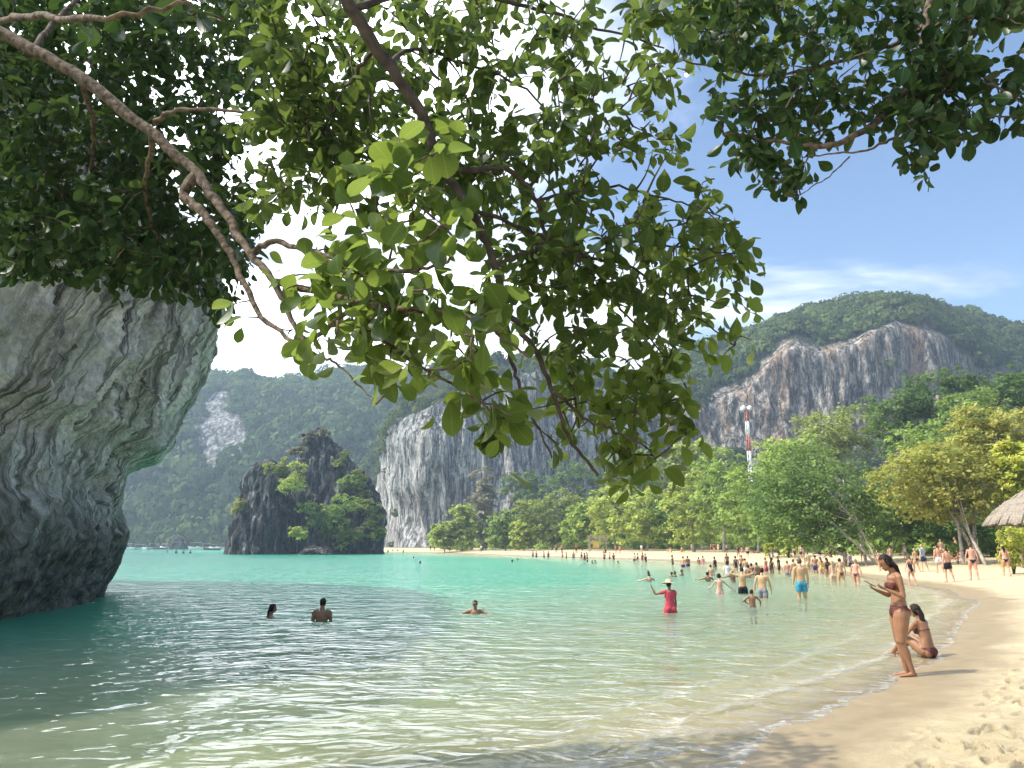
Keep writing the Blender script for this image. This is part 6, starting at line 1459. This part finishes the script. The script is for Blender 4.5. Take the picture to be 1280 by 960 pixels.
# ------------------------------------------------------------------ warning mast
m_red = plain('red_paint', (0.40, 0.12, 0.08), 0.5, 0.4, 0.15, 3); m_white = plain('white_paint', (0.74, 0.74, 0.72), 0.5, 0.4, 0.1, 3); m_steel = plain('grey_steel', (0.42, 0.43, 0.44), 0.5, 0.4, 0.15, 3)
MD = 128.0; mt = at(933, 510, MD); mbz = ground_z(mt[0], MD)
mast = empty('warning_mast', (mt[0], MD, mbz - 0.1)); tag(mast, 'red and white banded warning mast with two white loudspeaker drums rising over the trees', 'mast')
H_ = mt[2] - mbz
zb = [0, H_ - 9.9, H_ - 7.2, H_ - 4.6, H_ - 2.2, H_]
for k in range(5):
    m_ = m_white if k % 2 == 1 or k == 0 else m_red
    mb = MB()
    for a in range(3):
        c, s = math.cos(a * 2.094 + 0.4) * 0.30, math.sin(a * 2.094 + 0.4) * 0.30
        mb.loft([(c, s, zb[k]), (c, s, (zb[k] + zb[k + 1]) / 2), (c, s, zb[k + 1])], 0.09, seg=6)
    nb = max(2, int((zb[k + 1] - zb[k]) / 0.7))
    for j in range(nb):
        z0 = zb[k] + (zb[k + 1] - zb[k]) * j / nb; z1 = zb[k] + (zb[k + 1] - zb[k]) * (j + 1) / nb
        for a in range(3):
            b = (a + 1) % 3
            A_ = np.array([math.cos(a * 2.094 + 0.4) * 0.30, math.sin(a * 2.094 + 0.4) * 0.30, z0]); B_ = np.array([math.cos(b * 2.094 + 0.4) * 0.30, math.sin(b * 2.094 + 0.4) * 0.30, z1])
            mb.loft([A_, (A_ + B_) / 2, B_], 0.04, seg=5)
    mb.obj('mast_section', m_, mast)
MB().loft([(-0.75, 0, H_ - 0.1), (0, 0, H_ - 0.1), (0.75, 0, H_ - 0.1)], 0.06, right=(0, 1, 0), seg=6).obj('crossarm', m_red, mast)
for sx in (-0.52, 0.52):
    MB().loft([(sx, 0, H_ - 0.30), (sx, 0, H_ - 0.1), (sx, 0, H_ + 0.3), (sx, 0, H_ + 0.38)], [0.40, 0.44, 0.44, 0.30], seg=14).obj('loudspeaker', m_white, mast)
MB().loft([(0, 0, H_), (0, 0, H_ + 0.6), (0, 0, H_ + 1.1)], [0.05, 0.03, 0.02], seg=6).obj('lightning_rod', m_steel, mast)
mb = MB(); mb.box((1.0, 0, H_ - 9.6), (0.9, 0.5, 0.05)); mb.box((1.0, -0.4, H_ - 9.0), (0.85, 0.03, 0.3)); mb.box((1.0, 0, H_ - 10.2), (0.7, 0.4, 0.3)); mb.obj('equipment_platform', m_steel, mast, False)

# ------------------------------------------------------------------ wooden lookout platform
m_wood = plain('grey_wood', (0.36, 0.29, 0.21), 0.8, 0.2, 0.3, 8, 0.4); m_woody = plain('yellow_board', (0.55, 0.38, 0.08), 0.7, 0.2, 0.15, 5)
q_ = ground_hit(747, 689); hut = empty('lookout_platform', (q_[0], q_[1], ground_z(q_[0], q_[1]) - 0.05)); tag(hut, 'raised wooden lookout platform with a railing under the far trees', 'platform')
hw_ = 11.0 / F * q_[1]
for sx in (-1, 1):
    for sy in (-1, 1):
        MB().box((sx * hw_ * 0.9, sy * 1.1, 1.45), (0.08, 0.08, 1.45)).obj('leg', m_wood, hut, False)
for k in range(8):
    MB().box((-hw_ + (k + 0.5) * hw_ / 4, 0, 2.0), (hw_ / 8 - 0.012, 1.3, 0.04)).obj('deck_plank', m_wood, hut, False)
for zr in (2.35, 2.62, 2.9):
    for sy in (-1.2, 1.2): MB().box((0, sy, zr), (hw_, 0.03, 0.045)).obj('rail', m_wood, hut, False)
for k in range(6):
    for sy in (-1.24, 1.24): MB().box((-hw_ + k * hw_ / 2.5, sy, 2.5), (0.04, 0.03, 0.46)).obj('baluster', m_wood, hut, False)
for sx in (-1, 1): MB().loft([(sx * hw_ * 0.9, -1.1, 0.2), (0, -1.1, 1.1), (-sx * hw_ * 0.9, -1.1, 1.9)], 0.045, seg=6).obj('brace', m_wood, hut, False)
MB().box((-hw_ * 0.25, -1.22, 1.25), (0.55, 0.04, 0.55)).obj('notice_board', m_woody, hut, False)

# ------------------------------------------------------------------ thatched hut at the right edge
m_thatch = plain('thatch', (0.25, 0.21, 0.165), 0.95, 0.1, 0.55, 22, 0.9)
hx, hy = at(1332, 660, 46)[0], 46.0; hz = ground_z(hx, hy)
th = empty('thatched_hut', (hx, hy, hz)); tag(th, 'round grey thatched hut roof standing behind a bright green bush', 'hut')
ez = at(1240, 655, 46)[2] - hz; er = hx - at(1243, 650, 46)[0]; tz = ez + 2.9
tr_ = np.random.default_rng(4)
for lay in range(7):                                  # overlapping thatch courses, each a ring of ragged bundles
    f0, f1 = lay / 7, (lay + 1.35) / 7
    r0_, r1_ = er * (1 - f0 ** 1.15 * 0.97), er * max(0.02, 1 - f1 ** 1.15 * 0.97); z0, z1 = ez + (tz - ez) * f0 ** 0.85, ez + (tz - ez) * min(1, f1) ** 0.85
    nb = max(24, int(150 * (1 - f0))); mb = MB()
    for b in range(nb):
        a = 2 * math.pi * (b + tr_.uniform(-0.3, 0.3)) / nb; d_ = np.array([math.cos(a), math.sin(a), 0]); w_ = 2 * math.pi * r0_ / nb * 0.75 + 0.03
        p0 = d_ * (r0_ + tr_.uniform(-0.06, 0.10)) + np.array([0, 0, z0 + tr_.uniform(-0.10, 0.03)]); p1 = d_ * r1_ + np.array([0, 0, z1 + 0.03])
        mb.loft([p0, (p0 + p1) / 2 + np.array([0, 0, 0.07]), p1], [w_, w_ * 0.9, w_ * 0.6], [0.035, 0.05, 0.03], right=(-math.sin(a), math.cos(a), 0), seg=6)
    mb.obj('thatch_course', m_thatch, th)
for k in range(8):
    a = k * math.pi / 4 + 0.2; MB().loft([(math.cos(a) * er * 0.8, math.sin(a) * er * 0.8, -0.1), (math.cos(a) * er * 0.8, math.sin(a) * er * 0.8, ez * 0.5), (math.cos(a) * er * 0.8, math.sin(a) * er * 0.8, ez + 0.2)], 0.09, seg=8).obj('post', m_wood, th)
MB().loft([(math.cos(a) * er * 0.82, math.sin(a) * er * 0.82, ez + 0.08) for a in np.linspace(0, 2 * math.pi, 25)], 0.06, seg=6).obj('ring_beam', m_wood, th)

# ------------------------------------------------------------------ lamp post and rope
lp = ground_hit(1224, 697); lroot = empty('lamp_post', (lp[0], lp[1], ground_z(lp[0], lp[1]) - 0.05)); tag(lroot, 'slim white post with two small floodlights among the pale trunks', 'lamp post')
lh = at(1223, 642, lp[1])[2] - lroot.location.z
MB().loft([(0, 0, 0), (0, 0, lh / 2), (0, 0, lh)], 0.045, seg=8).obj('post', m_white, lroot)
for sx in (-1, 1): MB().loft([(sx * 0.05, 0, lh - 0.1), (sx * 0.2, -0.1, lh), (sx * 0.28, -0.16, lh - 0.02)], [0.03, 0.10, 0.13], seg=8).obj('floodlight', m_white, lroot)
ra, rb = at(985, 669.5, 74), at(1046, 670.5, 66)
MB().loft(curve([ra, (ra + rb) / 2 - np.array([0, 0, 0.12]), rb], 12) - ra, 0.035, seg=6).obj('rope', plain('pale_rope', (0.55, 0.52, 0.42), 0.9, 0.1, 0.2, 10), None)
rp = bpy.data.objects['rope']; rp.location = ra; tag(rp, 'pale rope stretched between the bush and the leaning trunks', 'rope')

# ------------------------------------------------------------------ float line and boats
m_float = plain('float_plastic', (0.82, 0.83, 0.82), 0.4, 0.4, 0.05, 3)
fm = MB(); fm.loft([(0, 0, -0.4), (0, 0, 0.15), (0, 0, 0.75), (0, 0, 1.0)], [0.25, 0.45, 0.34, 0.16], seg=10)
f0 = None; Pf = []
for k in range(24):
    px = 473 + k * 3.0; pos = on_z(px, 688.6 - 0.035 * k); pos[1] = min(pos[1], 258)
    pos = np.array([(px - CX) / F * pos[1] * 0.98, pos[1], 0.0]); Pf.append(pos)
    if f0 is None: f0 = fm.obj('float_buoy', m_float); ob = f0
    else: ob = f0.copy(); C.objects.link(ob)
    ob.location = pos; tag(ob, 'white float buoy in the line closing off the far bathing water', 'buoy', 'white float buoys in a line')
mb = MB().loft(np.array(Pf) + np.array([0, 0, 0.05]), 0.06, seg=5); tag(mb.obj('float_rope', m_float), 'long pale rope joining the white float buoys', 'rope')
m_hull = plain('boat_white', (0.78, 0.78, 0.77), 0.35, 0.5, 0.06, 2); m_can = plain('boat_canopy', (0.30, 0.34, 0.38), 0.7, 0.3, 0.1, 2); m_dkhull = plain('dark_hull', (0.10, 0.06, 0.045), 0.6, 0.3, 0.2, 2); m_glass = plain('dark_glass', (0.03, 0.04, 0.05), 0.1, 0.6, 0.02)
def boat(label, px, D, ln, rot, canopy, hull):
    c = at(px, 690, D); root = empty('speedboat' if hull == m_hull else 'longtail_boat', (c[0], D, 0), rot); tag(root, label, 'boat', 'boats moored in the far channel')
    t = np.linspace(-1, 1, 11); w_ = ln * 0.14 * np.clip(1 - np.clip(t, 0, 1) ** 2.2, 0.04, 1); sh = ln * (0.10 + 0.07 * np.clip(t, 0, 1) ** 2)
    mb = MB(); V = []
    for i in range(11):
        V += [(-w_[i] * 0.55, t[i] * ln / 2, -0.15), (-w_[i], t[i] * ln / 2, sh[i]), (-w_[i] * 0.85, t[i] * ln / 2, sh[i] * 0.97), (w_[i] * 0.85, t[i] * ln / 2, sh[i] * 0.97), (w_[i], t[i] * ln / 2, sh[i]), (w_[i] * 0.55, t[i] * ln / 2, -0.15)]
    Fq = [(i * 6 + j, i * 6 + (j + 1) % 6, (i + 1) * 6 + (j + 1) % 6, (i + 1) * 6 + j) for i in range(10) for j in range(6)] + [(5, 4, 3, 2, 1, 0), (60, 61, 62, 63, 64, 65)]
    mb.add(V, Fq).obj('hull', hull, root, False)
    if canopy:
        MB().box((0, -ln * 0.08, ln * 0.30), (ln * 0.13, ln * 0.24, 0.05)).obj('canopy', m_hull if canopy == 1 else m_can, root, False)
        for sx in (-1, 1):
            for sy in (-1, 1): MB().loft([(sx * ln * 0.115, -ln * 0.08 + sy * ln * 0.22, ln * 0.09), (sx * ln * 0.115, -ln * 0.08 + sy * ln * 0.22, ln * 0.20), (sx * ln * 0.115, -ln * 0.08 + sy * ln * 0.22, ln * 0.30)], 0.04, seg=5).obj('canopy_post', m_steel, root)
        MB().box((0, ln * 0.17, ln * 0.19), (ln * 0.10, 0.05, ln * 0.05)).obj('windscreen', m_glass, root, False)
    if hull == m_hull:
        for sx in (-0.4, 0.4): MB().box((sx, -ln * 0.53, 0.55), (0.16, 0.25, 0.45)).obj('outboard_motor', m_can, root, False)
    return root
for k, (px, D, ln, rot, cn, hl, lab) in enumerate([
    (160, 372, 9, 1.2, 1, m_hull, 'white canopied speedboat moored next to the near cliff edge'), (172, 384, 8, 1.8, 1, m_hull, 'white speedboat moored second from the near cliff'), (181, 378, 7, 0.8, 2, m_hull, 'white speedboat with a grey canopy between white-topped boats'),
    (190, 392, 9, 2.2, 1, m_hull, 'broad white speedboat moored in the middle of the channel row'), (199, 386, 8, 1.4, 2, m_dkhull, 'dark wooden longtail boat with grey canopy in the moored row'), (206, 398, 9, 1.0, 1, m_hull, 'white canopied speedboat just left of the boulder'),
    (243, 396, 11, 1.5, 1, m_hull, 'long white speedboat just right of the boulder'), (256, 402, 9, 1.7, 1, m_hull, 'white speedboat moored second right of the boulder'), (268, 398, 8, 1.1, 2, m_hull, 'white speedboat with grey canopy near the islet'),
    (280, 404, 9, 1.6, 1, m_hull, 'white canopied speedboat half hidden by the islet'), (264, 330, 7, 1.6, 0, m_dkhull, 'low open dark canoe drifting before the white boats')]):
    boat(lab, px, D, ln, rot, cn, hl)
# ------------------------------------------------------------------ air
def haze():
    x, y0, y1, z0, z1 = 1995, -1995, 1995, -8, 190
    v = np.array([[a, b, c] for a in (-x, x) for b in (y0, y1) for c in (z0, z1)], float)
    m, N, L = new_mat('haze_air')
    pv = N('ShaderNodeVolumePrincipled'); pv.inputs['Color'].default_value = (0.62, 0.81, 1.0, 1)
    pv.inputs['Density'].default_value = HAZE; pv.inputs['Anisotropy'].default_value = 0.25
    o = N('ShaderNodeOutputMaterial'); L(pv.outputs[0], o.inputs['Volume'])
    ob = mesh_obj('haze', v, [(0, 1, 3, 2), (4, 6, 7, 5), (0, 4, 5, 1), (2, 3, 7, 6), (0, 2, 6, 4), (1, 5, 7, 3)], m, smooth=False)
    tag(ob, kind='stuff')
HAZE = 0.00045
haze()
